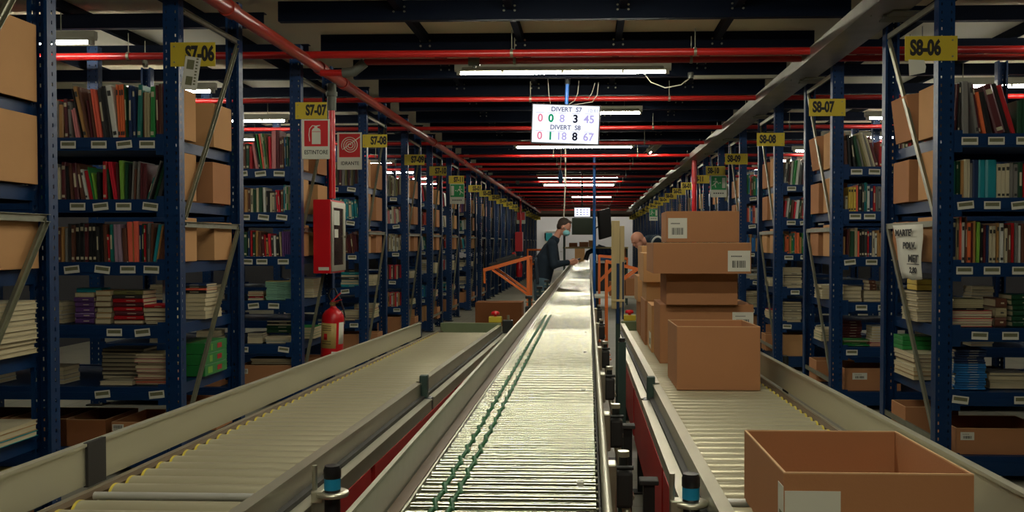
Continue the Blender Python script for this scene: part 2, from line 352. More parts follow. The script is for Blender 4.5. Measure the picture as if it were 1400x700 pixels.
# ------------------------------------------------------------------ sprinkler pipes
PY = [8.15, 8.46, 10.75, 13.45, 15.5, 17.75, 19.6, 20.9, 23.3, 25.4, 27.9, 30.2, 32.6, 35.16, 37.4, 39.8, 42.2, 44.6, 47.0]
for i, y in enumerate(PY):
    lb = ('red sprinkler pipe crossing overhead, front one of the close pair' if i == 0 else
          'red sprinkler pipe crossing overhead, rear one of the close pair, with grey coupling' if i == 1 else
          'red sprinkler pipe crossing under the ceiling, %s nearest to the camera' % ORD[i])
    t = thing('sprinkler_pipe', lb, 'pipe', (0, y, 3.12), 'red pipes crossing the aisle')
    r = 0.028 if i else 0.032
    z = 0.0 if i != 1 else -0.005
    x0 = -7.5 if i != 1 else -2.0
    MB().cyl((x0, 0, z), (7.1, 0, z), r, 'redpipe', 14).build('pipe', t)
    for x in (-4.0, -0.66, 0.9, 2.8) if i < 8 else (-0.66, 0.9):
        h = MB(); h.cyl((x, 0, z-r-0.004), (x, 0, 0.2), 0.004, 'galv', 6); h.cyl((x-0.012, 0, z), (x+0.012, 0, z), r+0.006, 'galv', 14); h.build('pipe_hanger', t)
    if i in (1, 9):
        x = -1.02 if i == 1 else -1.9
        MB().cyl((x-0.05, 0, z), (x+0.05, 0, z), r+0.014, 'fitting', 14).cyl((x, 0, z), (x, 0, z-0.06), 0.016, 'fitting', 10).build('coupling', t)
# long feed pipe over the left racks
t = thing('feed_pipe', 'long thick red feed pipe running down the left of the aisle towards the far wall', 'pipe', (0, 0, 0))
MB().cyl((-2.44, -4.8, 3.10), (-2.44, 47.6, 3.04), 0.048, 'redpipe2', 18).build('pipe', t)
for y in (6.4, 8.6, 9.4, 14.9, 18.5, 21.6, 27.8, 34, 40): z = 3.10-0.06*(y+4.8)/52.4; MB().cyl((-2.44, y-0.06, z), (-2.44, y+0.06, z), 0.060, 'redpipe2', 18).build('pipe_collar', t)
# grey elbow where the cross pipe joins
t = thing('branch_pipe', 'short red branch pipe with grey elbow joining the feed pipe above sign S7-07', 'pipe', (0, 0, 0))
MB().cyl((-2.40, 8.46, 3.02), (-2.16, 8.46, 3.02), 0.030, 'redpipe', 14).build('pipe', t)
MB().tube([(-2.20, 8.46, 3.02), (-2.10, 8.46, 3.03), (-2.04, 8.46, 3.08), (-2.0, 8.46, 3.11)], 0.044, 'fitting', 14).build('elbow', t)
# riser feeding the hydrant cabinet
t = thing('riser_pipe', 'vertical bright red pipe dropping to the red hydrant cabinet', 'pipe', (-2.49, 9.15, 0))
MB().cyl((0, 0, 1.93), (0, 0, 2.80), 0.032, 'red', 16).build('pipe', t)
MB().cyl((0, 0, 2.78), (0, 0, 3.04), 0.044, 'fitting', 16).cyl((0, 0, 2.92), (0, 0, 2.96), 0.055, 'fitting', 16).build('coupling', t)
# red riser on the right, behind the cartons
t = thing('riser_pipe', 'vertical bright red pipe under sign S8-11 behind the carton stack', 'pipe', (1.98, 18.0, 0))
MB().cyl((0, 0, 1.2), (0, 0, 2.62), 0.045, 'red', 14).build('pipe', t)
MB().cyl((0, 0, 2.6), (0, 0, 3.1), 0.05, 'redpipe', 14).build('coupling', t)
MB().cyl((0, 0, 1.2), (0, 0, 0.0), 0.03, 'red', 12).cbox(-0.1, 0.1, -0.05, 0.3, 0.9, 1.5, 'red').build('hose_box', t)

# cable tray along the right racks
t = thing('cable_tray', 'wide galvanised cable tray running along the tops of the right racks', 'cable tray', (0, 0, 0))
MB().prism([(1.86, 3.05), (2.13, 3.05), (2.13, 3.15), (2.127, 3.15), (2.127, 3.053), (1.863, 3.053), (1.863, 3.15), (1.86, 3.15)], -4.8, 47.4, 'tray').build('tray_channel', t)
for y in YS[1][1:]:
    b = MB()
    b.bar((2.0, y+0.6, 3.04), (2.22, y+0.6, 3.04), 0.04, 0.012, 'galv'); b.bar((1.92, y+0.6, 3.04), (1.92, y+0.6, 3.3), 0.03, 0.004, 'galv', up=(1, 0, 0))
    b.box(2.02, 2.22, y+0.45, y+0.75, 3.036, 3.046, 'galv'); b.build('tray_bracket', t)

# ------------------------------------------------------------------ racks
ZS = [0.17, 0.57, 0.97, 1.375, 1.78, 2.177]
LV = ['bottom', 'fifth', 'fourth', 'third', 'second', 'top']
BAY = 1.88; DEP = 1.13
def upright_mesh():
    mb = MB(); t = 0.004
    # omega post: front web with two flanges and small returns, origin at base centre of the front web
    mb.box(-0.05, 0.05, 0, t, 0.012, 3.30, 'upright')
    for sx in (-1, 1):
        a, b = sorted((sx*0.05, sx*(0.05-t))); mb.box(a, b, t, 0.075, 0.012, 3.30, 'upright')
        a, b = sorted((sx*0.05, sx*0.032)); mb.box(a, b, 0.075, 0.075+t, 0.012, 3.30, 'upright')
    return mb.mesh('upright')
ME_UP = upright_mesh()
ME_FOOT = MB().cbox(-0.075, 0.075, -0.04, 0.12, 0, 0.012, 'darksteel', 0.003).cyl((0.06, -0.02, 0.01), (0.06, -0.02, 0.025), 0.01, 'galv', 6).mesh('base_plate')
def shelf_mesh(h):
    mb = MB()
    # origin at the aisle-side front corner; extends to -X (mirrored by rotation for the other side is avoided: symmetric about its own middle)
    L = BAY-0.1
    for y0, y1, s in ((0.0, 0.045, 1), (DEP-0.045, DEP, -1)):
        mb.prism([(y0, -h), (y1, -h), (y1, 0), (y0, 0)], -L/2, L/2, 'shelfblue', axis='x')
        yy = (y0-0.003, y0) if s > 0 else (y1, y1+0.003)
        mb.box(-L/2, L/2, yy[0], yy[1], -h+0.02, -0.035, 'shelfblue')   # raised rib of the step beam
        for sx in (-1, 1):
            a, b = sorted((sx*L/2, sx*(L/2-0.05))); mb.box(a, b, yy[0]-0.001, yy[1]+0.001, -h-0.03, 0.02, 'shelfblue')
    mb.box(-L/2, L/2, 0.045, DEP-0.045, -0.030, -0.006, 'shelfblue')
    for sx in (-1, 1):
        a, b = sorted((sx*L/2, sx*(L/2+0.025))); mb.box(a, b, 0.08, DEP-0.08, -0.075, -0.004, 'shelfblue')
    return mb.mesh('shelf')
ME_SH = shelf_mesh(0.085); ME_SH0 = shelf_mesh(0.12)
def brace_mesh(kind):
    mb = MB()
    y0, y1 = 0.09, DEP-0.09
    def chn(a, b):
        mb.bar(a, b, 0.004, 0.038, 'galv', up=(0, 0, 1)); a = Vector(a); b = Vector(b)
        n = (b-a).normalized().cross(Vector((1, 0, 0)))
        for s in (-1, 1): mb.bar(a+n*s*0.017+Vector((0.008, 0, 0)), b+n*s*0.017+Vector((0.008, 0, 0)), 0.016, 0.003, 'galv')
    if kind == 'h': chn((0, y0-0.02, 0), (0, y1+0.02, 0)); mb.cyl((-0.01, y0, 0), (0.02, y0, 0), 0.008, 'galv', 6)
    else: chn((0, y1, 1.33), (0, y0, 0.02)); mb.cyl((-0.01, y0, 0.02), (0.02, y0, 0.02), 0.008, 'galv', 6)
    return mb.mesh('brace')
ME_BH = brace_mesh('h'); ME_BD = brace_mesh('d')
ME_LAB = MB().box(-0.05, 0.05, -0.0025, 0, -0.026, 0.022, 'paper').box(-0.042, 0.042, -0.0032, -0.0025, -0.008, 0.014, 'labelband').mesh('shelf_label')
rndl = random.Random(3)
LABX = {5: [0.15, 0.32, 0.49, 0.66], 4: [0.14, 0.30, 0.46, 0.62], 3: [0.12, 0.30, 0.47, 0.66], 2: [0.20, 0.40], 1: [0.12, 0.48], 0: []}
racks = {}
def rack(s, k):
    Y = YS[s][k]; xi = XL if s < 0 else XR; d = -1 if s < 0 else 1   # d: direction away from the aisle
    code = CODE[s][k]
    if code: lb = 'tall blue shelving rack marked by sign %s, filled with books and cartons' % code
    else: lb = 'blue shelving rack cut off by the left edge, tan cartons at its end'
    t = thing('shelving_rack', lb, 'shelf', (xi, Y, 0), 'blue shelving racks along both sides of the aisle')
    xs = [d*0.05, d*(0.05+BAY)] if k < 9 else [d*0.05]
    for x in xs:
        for y, rot in ((0, 0), (DEP, math.pi)):
            u = link('upright', ME_UP, t, (x, y, 0)); u.rotation_euler = (0, 0, rot)
            link('base_plate', ME_FOOT, u)
    for z in (0.26, 1.62, 3.0):
        link('horizontal_brace', ME_BH, t, (d*0.012, 0, z))
    for z in (0.28, 1.64): link('diagonal_brace', ME_BD, t, (d*0.014, 0, z))
    for i, z in enumerate(ZS):
        sh = link('shelf', ME_SH if i else ME_SH0, t, (d*(0.05+BAY/2), 0, z))
        if k < 1: continue
        n = [a for a in LABX[i]] if k < 2 else [a for a in LABX[i][:3] if a < (0.5 if k < 4 else 0.3)]
        for a in (n if k <= 9 else n[:1]):
            if k > 5 and a != n[0]: continue
            l = link('shelf_label', ME_LAB, sh, (-d*(BAY/2)+d*(a+rndl.uniform(-.02, .02)), -0.004, -0.045)); l.rotation_euler = (0, R(rndl.choice([0, 0, 0, 2, -6, 7])), 0)
    racks[(s, k)] = t
    return t
for s in (-1, 1):
    for k in range(0 if s < 0 else 1, 20): rack(s, k)

# aisle signs
for s in (-1, 1):
    for k in range(1, 20):
        code = CODE[s][k]; Y = YS[s][k]; x = -2.52 if s < 0 else 2.11
        z = 2.70 if k < 12 else 2.70
        t = thing('aisle_sign', 'yellow sign reading %s on its rack post' % code if k < 16 else 'tiny far yellow sign reading %s near the end of the aisle' % code, 'sign', (x, Y-0.012, z), 'yellow aisle signs on the rack posts')
        w_ = 0.145 if s < 0 else 0.16
        MB().cbox(-w_, w_, -0.004, 0, -0.076, 0.076, 'signyellow', 0.001).build('plate', t)
        tx = 0.045 if s < 0 else -0.035
        text('lettering', code, 0.128, (tx, -0.0055, 0), FACE, 'ink', t, 0.006, 0.64)
        sx = -w_+0.025 if s < 0 else w_-0.03
        MB().cyl((sx, -0.007, 0.05), (sx, -0.004, 0.05), 0.006, 'galv', 8).cyl((sx, -0.007, -0.05), (sx, -0.004, -0.05), 0.006, 'galv', 8).build('screw', t)

# hanging slips on the first two signs
t = thing('paper_slip', 'white slip with printed blocks hanging askew over sign S7-06', 'paper', (-2.52, 5.965, 2.60)); t.rotation_euler = (0, R(9), 0)
mb = MB().box(-0.05, 0.05, -0.002, 0, -0.13, 0.08, 'paper'); 
mb.box(-0.035, 0.012, -0.003, -0.002, 0.0, 0.06, 'labelband').box(-0.028, 0.015, -0.003, -0.002, -0.10, -0.045, 'labelband')
for q in range(9): mb.box(0.022, 0.036, -0.003, -0.002, 0.065-q*0.02, 0.075-q*0.02, 'labelband')
mb.build('slip', t)
t = thing('paper_slip', 'blank grey torn paper stuck under sign S8-06', 'paper', (2.02, 5.975, 2.585))
mb = MB(); P = [(-0.05, 0.045), (0.045, 0.04), (0.055, 0.0), (0.05, -0.035), (0.0, -0.045), (-0.045, -0.055)]
mb.prism(P, -0.003, 0.0, 'paper').build('slip', t)

# handwritten sheet on the first right rack
t = thing('paper_sheet', 'creased white sheet with handwritten black words hanging on rack S8-06', 'paper', (2.125, 6.41, 1.62), rz=R(-84))
mb = MB(); n = 8
V = []; F = []
for j in range(n+1):
    z = -0.36*j/n
    for i in range(5):
        a = -0.23+0.46*i/4+(0.16*(j/n))*(1-i/4)
        V.append((a, 0.006*math.sin(i*1.7+j*0.8)-0.012-0.006*(i == 4), z+0.006*math.sin(i*2.1)*(j == n)))
for j in range(n):
    for i in range(4): F.append((j*5+i, j*5+i+1, (j+1)*5+i+1, (j+1)*5+i))
mb.add(V, F, 'paper', True); o = mb.build('sheet', t); sm = o.modifiers.new('thick', 'SOLIDIFY'); sm.thickness = 0.002
for q, (wd, b, sz, x, sx) in enumerate((("MARTE'", -0.055, 0.06, -0.03, 1.25), ('POLV.', -0.14, 0.06, 0.06, 1.2), ('MET', -0.225, 0.066, 0.12, 1.2), ('2,80', -0.30, 0.05, 0.12, 1.2))):
    text('handwriting', wd, sz, (x, -0.026, b), FACE, 'ink', t, 0.0022, sx)
MB().box(0.03, 0.21, -0.027, -0.026, -0.262, -0.257, 'ink').build('underline', t)
# ------------------------------------------------------------------ cartons
def barcode(mb, x0, x1, y, z0, z1, seed=1, m='ink'):
    rr = random.Random(seed); x = x0
    while x < x1-0.002:
        w_ = rr.choice([0.0015, 0.003, 0.004])*max(1, (x1-x0)/0.06); mb.box(x, min(x+w_, x1), y-0.0006, y, z0, z1, m); x += w_+rr.choice([0.002, 0.003])*max(1, (x1-x0)/0.06)
_cm = {}
def carton_mesh(w_, d, h, m='card', tray=True):
    key = (round(w_, 3), round(d, 3), round(h, 3), m, tray)
    if key in _cm: return _cm[key]
    mb = MB(); t = 0.005
    a, b = w_/2, d
    mb.box(-a+t, a-t, t, b-t, 0, t, m)
    if tray:
        for x0, x1, y0, y1 in ((-a, a, 0, t), (-a, a, b-t, b), (-a, -a+t, t, b-t), (a-t, a, t, b-t)):
            mb.box(x0, x1, y0, y1, 0, h-0.003, m)
            e = 0.0006
            mb.box(x0-e*0, x1, y0, y1, h-0.003, h, 'cardedge')
    else:
        mb.cbox(-a, a, 0, b, 0, h, m, 0.003)
        mb.box(-0.004 if w_ < d else -a+0.002, 0.004 if w_ < d else a-0.002, 0.002 if w_ < d else b/2-0.004, b-0.002 if w_ < d else b/2+0.004, h-0.0005, h+0.0004, 'card3')
    me = mb.mesh('carton'); _cm[key] = me; return me
def tape_mesh(w_, d, h):
    return MB().box(-0.025, 0.025, -0.0006, 0, h-0.07, h+0.0006, 'tape').box(-0.025, 0.025, -0.0006, d+0.0006, h, h+0.001, 'tape').mesh('packing_tape')
def carton(label, loc, w_, d, h, m='card', tray=True, rz=0.0, rx=0.0, ry=0.0, group=None, stickers=(), tape=False, name='cardboard_box', cat='box'):
    """origin: front bottom middle; front face looks to -Y"""
    o = link(name, carton_mesh(w_, d, h, m, tray), None, loc); o.rotation_euler = (rx, ry, rz); tag(o, label, cat, group)
    for (kind, x, z, lw, lh) in stickers:
        mb = MB()
        if kind == 'front':
            mb.box(x, x+lw, -0.0012, -0.0001, z, z+lh, 'paper')
            if lw > 0.08:
                barcode(mb, x+lw*0.2, x+lw*0.8, -0.0012, z+lh*0.18, z+lh*0.52, int(lw*1e3))
                for q in range(7): mb.box(x+lw*0.15+q*lw*0.07, x+lw*0.15+q*lw*0.07+lw*0.045, -0.0018, -0.0012, z+lh*0.70, z+lh*0.76, 'ink')
            else:
                barcode(mb, x+lw*0.1, x+lw*0.9, -0.0012, z+lh*0.35, z+lh*0.85, int(lw*1e3)+3)
                for q in range(6): mb.box(x+lw*0.12+q*lw*0.13, x+lw*0.12+q*lw*0.13+lw*0.07, -0.0018, -0.0012, z+lh*0.12, z+lh*0.24, 'ink')
            mb.build('shipping_label', o)
        elif kind == 'plain':
            mb.box(x, x+lw, -0.0012, -0.0001, z, z+lh, 'paper')
            for q in range(7): mb.box(x+lw*0.16+q*lw*0.055, x+lw*0.16+q*lw*0.055+lw*0.04, -0.0018, -0.0012, z+lh*0.55, z+lh*0.63, 'ink')
            mb.build('shipping_label', o)
        elif kind == 'left':
            mb.box(-w_/2-0.0012, -w_/2-0.0001, x, x+lw, z, z+lh, 'paper'); mb.box(-w_/2-0.0018, -w_/2-0.0012, x+lw*0.2, x+lw*0.7, z+lh*0.2, z+lh*0.6, 'labelband'); mb.build('shipping_label', o)
    if tape: link('packing_tape', tape_mesh(w_, d, h), o)
    return o

# ------------------------------------------------------------------ books: queued, then the 300 that show largest become things
BOOKQ = []
def unit_book(kind, colour):
    mb = MB(); c = 'bk_'+colour; acc = 'bk_cream' if colour in ('black', 'charcoal', 'navy', 'maroon', 'brown', 'red', 'crimson', 'green', 'darkgreen', 'teal', 'purple', 'blue', 'turquoise') else 'bk_charcoal'
    if kind in ('spine', 'spine2', 'spine3'):
        # standing, spine to -Y: x thickness, y depth, z height (all 0..1)
        mb.prism([(-0.5, 0.03), (-0.3, 0.0), (0.3, 0.0), (0.5, 0.03), (0.5, 1), (0.38, 1), (0.38, 0.06), (-0.38, 0.06), (-0.38, 1), (-0.5, 1)], 0, 1, c, axis='z')
        mb.box(-0.38, 0.38, 0.06, 0.97, 0.012, 0.988, 'pages')
        if kind == 'spine': mb.box(-0.22, 0.22, -0.004, 0.002, 0.34, 0.72, acc)
        elif kind == 'spine2': mb.box(-0.31, 0.31, -0.004, 0.002, 0.80, 0.90, acc); mb.box(-0.31, 0.31, -0.004, 0.002, 0.06, 0.13, acc)
    elif kind == 'pages':   # lying, fore edge to -Y
        mb.box(-0.5, 0.5, 0, 1, 0, 0.12, c); mb.box(-0.5, 0.5, 0, 1, 0.88, 1, c); mb.box(-0.49, 0.49, 0.015, 0.98, 0.12, 0.88, 'pages')
    else:                   # lying, spine to -Y
        mb.prism([(0.03, 0), (0, 0.2), (0, 0.8), (0.03, 1), (1, 1), (1, 0.86), (0.06, 0.86), (0.06, 0.14), (1, 0.14), (1, 0)], -0.5, 0.5, c, axis='x')
        mb.box(-0.495, 0.495, 0.06, 0.985, 0.14, 0.86, 'pages'); mb.box(-0.05, 0.25, -0.003, 0.002, 0.42, 0.58, acc)
    return mb.mesh('book')
_bm = {}
def book_mesh(kind, colour):
    if (kind, colour) not in _bm: _bm[(kind, colour)] = unit_book(kind, colour)
    return _bm[(kind, colour)]
NEAR = {}
def qbook(kind, colour, mat, dims, label, group, Y, share=1.0):
    BOOKQ.append(dict(kind=kind, colour=colour, mat=mat, label=label, group=group, a=dims[0]*dims[1]/(Y*Y)*share))
def row(s, k, lev, specs, y=0.07, start=0.115):
    """books standing in a row from the post outwards; (colour, mm thick, mm high, lean deg away from post, mm gap)"""
    x = start; Y = YS[s][k]+y; xi = XL if s < 0 else XR; z = ZS[lev]+0.001; d = s
    prev = None; rr = random.Random(k*100+lev*7+s)
    code = CODE[s][k]
    shown = len(specs)
    if k in (1, 2):      # the shelf goes on being filled past what the frame shows
        specs = list(specs)+[(rr.choice(['maroon', 'cream', 'navy', 'brown', 'white', 'red', 'darkgreen', 'tan', 'grey']), rr.choice([18, 24, 30]), rr.randint(210, 250), 0, 3) for _ in range(22)]
    for n, sp in enumerate(specs):
        c, t, h, ln, gap = sp[:5]; kind = sp[5] if len(sp) > 5 else rr.choice(['spine', 'spine2', 'spine3', 'spine3', 'spine3'])
        t /= 1000; h /= 1000; gap /= 1000; a = R(ln)
        if prev is not None:
            need = (math.tan(prev[0])-math.tan(a))*min(prev[1], h); gap = max(gap, need, 0.0005)
        x += gap
        foot = t*math.cos(a)
        if x > 1.62: break
        if ln >= 0: px = xi+d*(x+foot); ox = -d*t/2*math.cos(a)
        else: px = xi+d*x; ox = d*t/2*math.cos(a)
        oz = abs(math.sin(a))*t/2
        dep = 0.17+0.06*rr.random()
        m = Matrix.Translation((px+ox, Y+0.01*rr.random(), z+oz)) @ Matrix.Rotation(d*a, 4, 'Y') @ Matrix.Diagonal((t, dep, h*0.995, 1))
        x += foot; prev = (a, h)
        vis = 0.0 if n >= shown else 1.0 if k < 2 or x < 0.16+0.45*(1 if k == 2 else 0.5) else 0.25
        lb = '%s standing book %s from the post, %s shelf, rack %s' % (WORD[c], ORD[min(n, 35)], LV[lev], code)
        qbook(kind, c, m, (t, h), lb, 'books standing on the %s shelf of rack %s' % (LV[lev], code), Y, vis)
WORD = {k: k for k in BC}
WORD.update(crimson='bright red', darkgreen='dark green', maroon='dark maroon', charcoal='charcoal grey')
def stack(s, k, lev, x, w_, items, y=0.08, dep=0.2, jit=0.006, z0=None, which=None, share=None):
    """lying books bottom to top: (colour, mm thick, kind)"""
    xi = XL if s < 0 else XR; Y = YS[s][k]+y; z = (ZS[lev] if z0 is None else z0)+0.001; rr = random.Random(int(x*1000)+lev*17+k*5+s)
    code = CODE[s][k]; cx = xi+s*(x+w_/2)
    for n, (c, t, kind) in enumerate(items):
        t /= 1000
        wv = w_*(1-0.06*rr.random())
        m = Matrix.Translation((cx+rr.uniform(-jit, jit), Y+rr.uniform(0, jit*2), z)) @ Matrix.Diagonal((wv, dep, t*0.97, 1))
        z += t
        nm = which or ('at %d cm from the post' % round(x*100))
        lb = '%s book %s from bottom, stack %s, %s shelf, rack %s' % (WORD[c], ORD[n], nm, LV[lev], code or 'at left edge')
        qbook(kind, c, m, (w_, t), lb, 'books lying in stacks on rack %s' % (code or 'at left edge'), Y, share if share is not None else 1.0 if k < 3 else 0.6)
    return z
def rep(c, t, n, kind='pages'): return [(c, t, kind)]*n

# --- rack S7-06
row(-1, 1, 5, [('red', 14, 355, 2, 2), ('brown', 24, 352, 1, 2), ('maroon', 20, 345, 1, 1), ('green', 30, 335, -1, 4), ('beige', 17, 296, 0, 4), ('beige', 17, 300, 0, 0), ('brown', 9, 300, 0, 1), ('teal', 28, 348, -2, 3), ('navy', 18, 340, 1, 8), ('navy', 24, 345, 0, 1), ('darkgreen', 14, 350, 2, 4),
    ('orange', 16, 352, 2, 2, 'spine2'), ('orange', 16, 350, 2, 0, 'spine2'), ('orange', 16, 352, 3, 0, 'spine2'), ('white', 36, 348, 8, 2, 'spine2'), ('black', 30, 342, 7, 6), ('charcoal', 26, 330, 7, 2), ('coral', 18, 322, 8, 3, 'spine3'), ('coral', 18, 325, 8, 0, 'spine3'), ('brown', 18, 300, 7, 3), ('maroon', 14, 250, 7, 3), ('brown', 20, 340, 11, 3), ('tan', 24, 345, 12, 1), ('black', 10, 330, 12, 4), ('pink', 16, 200, 9, 2), ('pink', 16, 190, 9, 1), ('grey', 20, 240, 3, 6), ('maroon', 25, 260, 2, 1)])
row(-1, 1, 4, [('charcoal', 22, 270, -16, 50), ('darkgreen', 24, 268, -16, 1), ('black', 12, 250, -18, 0), ('grey', 9, 265, -18, 0), ('teal', 8, 150, -18, 2), ('maroon', 26, 235, -1, 4), ('maroon', 18, 240, -1, 0, 'spine3'), ('grey', 13, 250, -3, 1, 'spine3'), ('brown', 12, 200, -2, 5), ('grey', 14, 250, -3, 0, 'spine3'), ('black', 18, 230, -1, 3), ('darkgreen', 20, 245, -1, 2), ('lime', 24, 255, 2, 2, 'spine3'), ('maroon', 12, 240, 3, 8), ('crimson', 14, 250, 9, 1, 'spine3'), ('crimson', 14, 250, 9, 0, 'spine3'), ('darkgreen', 14, 200, 3, 2), ('red', 26, 250, 0, 4), ('black', 20, 180, 2, 12), ('lime', 14, 175, 9, 2, 'spine3'), ('green', 10, 215, 11, 0), ('red', 30, 190, 10, 1), ('white', 18, 200, 11, 1), ('brown', 24, 230, 8, 1), ('maroon', 30, 240, 5, 5), ('brown', 20, 230, 4, 2), ('black', 20, 220, 2, 2)])
row(-1, 1, 3, [('brown', 34, 240, -9, 30, 'spine3'), ('tan', 12, 240, -9, 0, 'spine3'), ('turquoise', 24, 245, -9, 1, 'spine3'), ('brown', 14, 250, -2, 4), ('grey', 12, 255, 0, 1), ('charcoal', 12, 250, 0, 0), ('red', 12, 240, 0, 3), ('darkgreen', 12, 250, 0, 1), ('navy', 14, 240, 0, 1), ('coral', 34, 265, 1, 2, 'spine3'), ('tan', 6, 255, 1, 1), ('coral', 34, 262, 2, 0, 'spine3'), ('brown', 30, 220, 2, 4), ('lilac', 24, 245, 4, 1, 'spine3'), ('lilac', 22, 245, 2, 1, 'spine3'), ('teal', 22, 245, 1, 3), ('red', 16, 180, 3, 1), ('brown', 22, 245, 2, 1), ('black', 22, 240, 1, 6), ('charcoal', 18, 230, 1, 1), ('black', 26, 255, 1, 1, 'spine2'), ('black', 26, 255, 0, 1, 'spine2'), ('maroon', 24, 250, 0, 2), ('black', 30, 255, 0, 2, 'spine2'), ('black', 28, 250, 0, 1, 'spine2'), ('brown', 24, 240, 0, 1), ('charcoal', 24, 250, 0, 1)])
stack(-1, 1, 2, 0.12, 0.16, [('cream', 10, 'pages'), ('cream', 10, 'pages'), ('brown', 28, 'pages'), ('charcoal', 30, 'pages'), ('beige', 26, 'pages'), ('red', 22, 'spine_l')], which='by the post')
stack(-1, 1, 2, 0.285, 0.20, [('brown', 26, 'pages'), ('red', 28, 'spine_l'), ('maroon', 28, 'spine_l'), ('red', 28, 'spine_l'), ('maroon', 28, 'spine_l'), ('red', 26, 'spine_l'), ('charcoal', 26, 'spine_l'), ('olive', 28, 'spine_l')], which='of dark red books')
stack(-1, 1, 2, 0.50, 0.10, [('beige', 36, 'pages'), ('tan', 38, 'pages'), ('beige', 36, 'pages'), ('brown', 38, 'pages'), ('beige', 36, 'pages'), ('tan', 34, 'pages')], which='of cream books')
stack(-1, 1, 2, 0.615, 0.13, [('purple', 36, 'spine_l'), ('purple', 36, 'spine_l'), ('purple', 36, 'spine_l'), ('purple', 34, 'spine_l'), ('purple', 32, 'spine_l'), ('beige', 30, 'pages')], which='of purple books')
stack(-1, 1, 1, 0.115, 0.23, [('green', 8, 'pages'), ('red', 9, 'pages'), ('orange', 20, 'pages'), ('red', 12, 'pages'), ('cream', 20, 'pages'), ('red', 14, 'pages'), ('pink', 22, 'pages'), ('beige', 24, 'pages'), ('brown', 18, 'pages'), ('pink', 24, 'pages'), ('maroon', 18, 'pages'), ('beige', 16, 'pages')], which='of pale magazines', jit=0.012)
stack(-1, 1, 1, 0.36, 0.22, [('cream', 26, 'pages')], which='of one', y=0.07)
stack(-1, 1, 1, 0.40, 0.30, [('charcoal', 30, 'pages'), ('black', 28, 'pages'), ('maroon', 26, 'pages'), ('charcoal', 28, 'pages'), ('black', 30, 'pages'), ('grey', 24, 'pages'), ('charcoal', 22, 'pages'), ('black', 22, 'pages')], y=0.33, which='of black books')
carton('open brown carton with white barcode label on the bottom shelf of rack S7-06', (XL-0.30, 6.04, ZS[0]+0.001), 0.36, 0.48, 0.165, 'card', True, 0.0, stickers=[('front', -0.175, 0.105, 0.075, 0.045)], group='open cartons on the bottom shelves')
carton('open dark brown carton without label, left one on the bottom shelf of rack S7-06', (XL-0.71, 6.06, ZS[0]+0.001), 0.36, 0.45, 0.175, 'card3', True, group='open cartons on the bottom shelves')
# small goods on the fourth shelf
z = ZS[2]
carton('flat white carton standing behind the books on the fourth shelf of rack S7-06', (XL-0.24, 6.42, z), 0.14, 0.05, 0.29, 'white', False, name='flat_carton')
carton('blue and cream striped carton on top of purple books of rack S7-06', (XL-0.68, 6.15, z+0.1755+0.01), 0.17, 0.12, 0.045, 'bk_turquoise', False, name='flat_carton')
# --- green cartons in the side opening of rack S7-06
for q in range(3):
    b = carton('bright green carton, %s of three piled at the end of rack S7-06' % ['lowest', 'middle', 'topmost'][q], (XL-0.16, 6.48, ZS[1]+0.001+q*0.078), 0.24, 0.40, 0.076, 'bk_green', False, group='green cartons piled at the end of rack S7-06')
    MB().box(0.12, 0.1212, 0.05+0.03*q, 0.13, 0.015, 0.06, 'bk_lime').box(0.12, 0.1212, 0.22, 0.30, 0.02, 0.055, 'bk_red').box(-0.08, -0.02, -0.0012, 0, 0.02, 0.055, 'bk_lime').build('printed_patch', b)
stack(-1, 1, 2, 0.035, 0.26, [('cream', 30, 'pages'), ('cream', 28, 'pages'), ('cream', 32, 'pages'), ('beige', 28, 'pages'), ('cream', 30, 'pages'), ('cream', 26, 'pages')], y=0.48, dep=0.30, which='of cream books, rack end')
stack(-1, 1, 2, 0.04, 0.22, [('black', 22, 'spine_l'), ('coral', 16, 'spine_l'), ('charcoal', 14, 'spine_l'), ('navy', 16, 'spine_l')], y=0.52, z0=ZS[2]+0.175, which='on cream books, rack end')
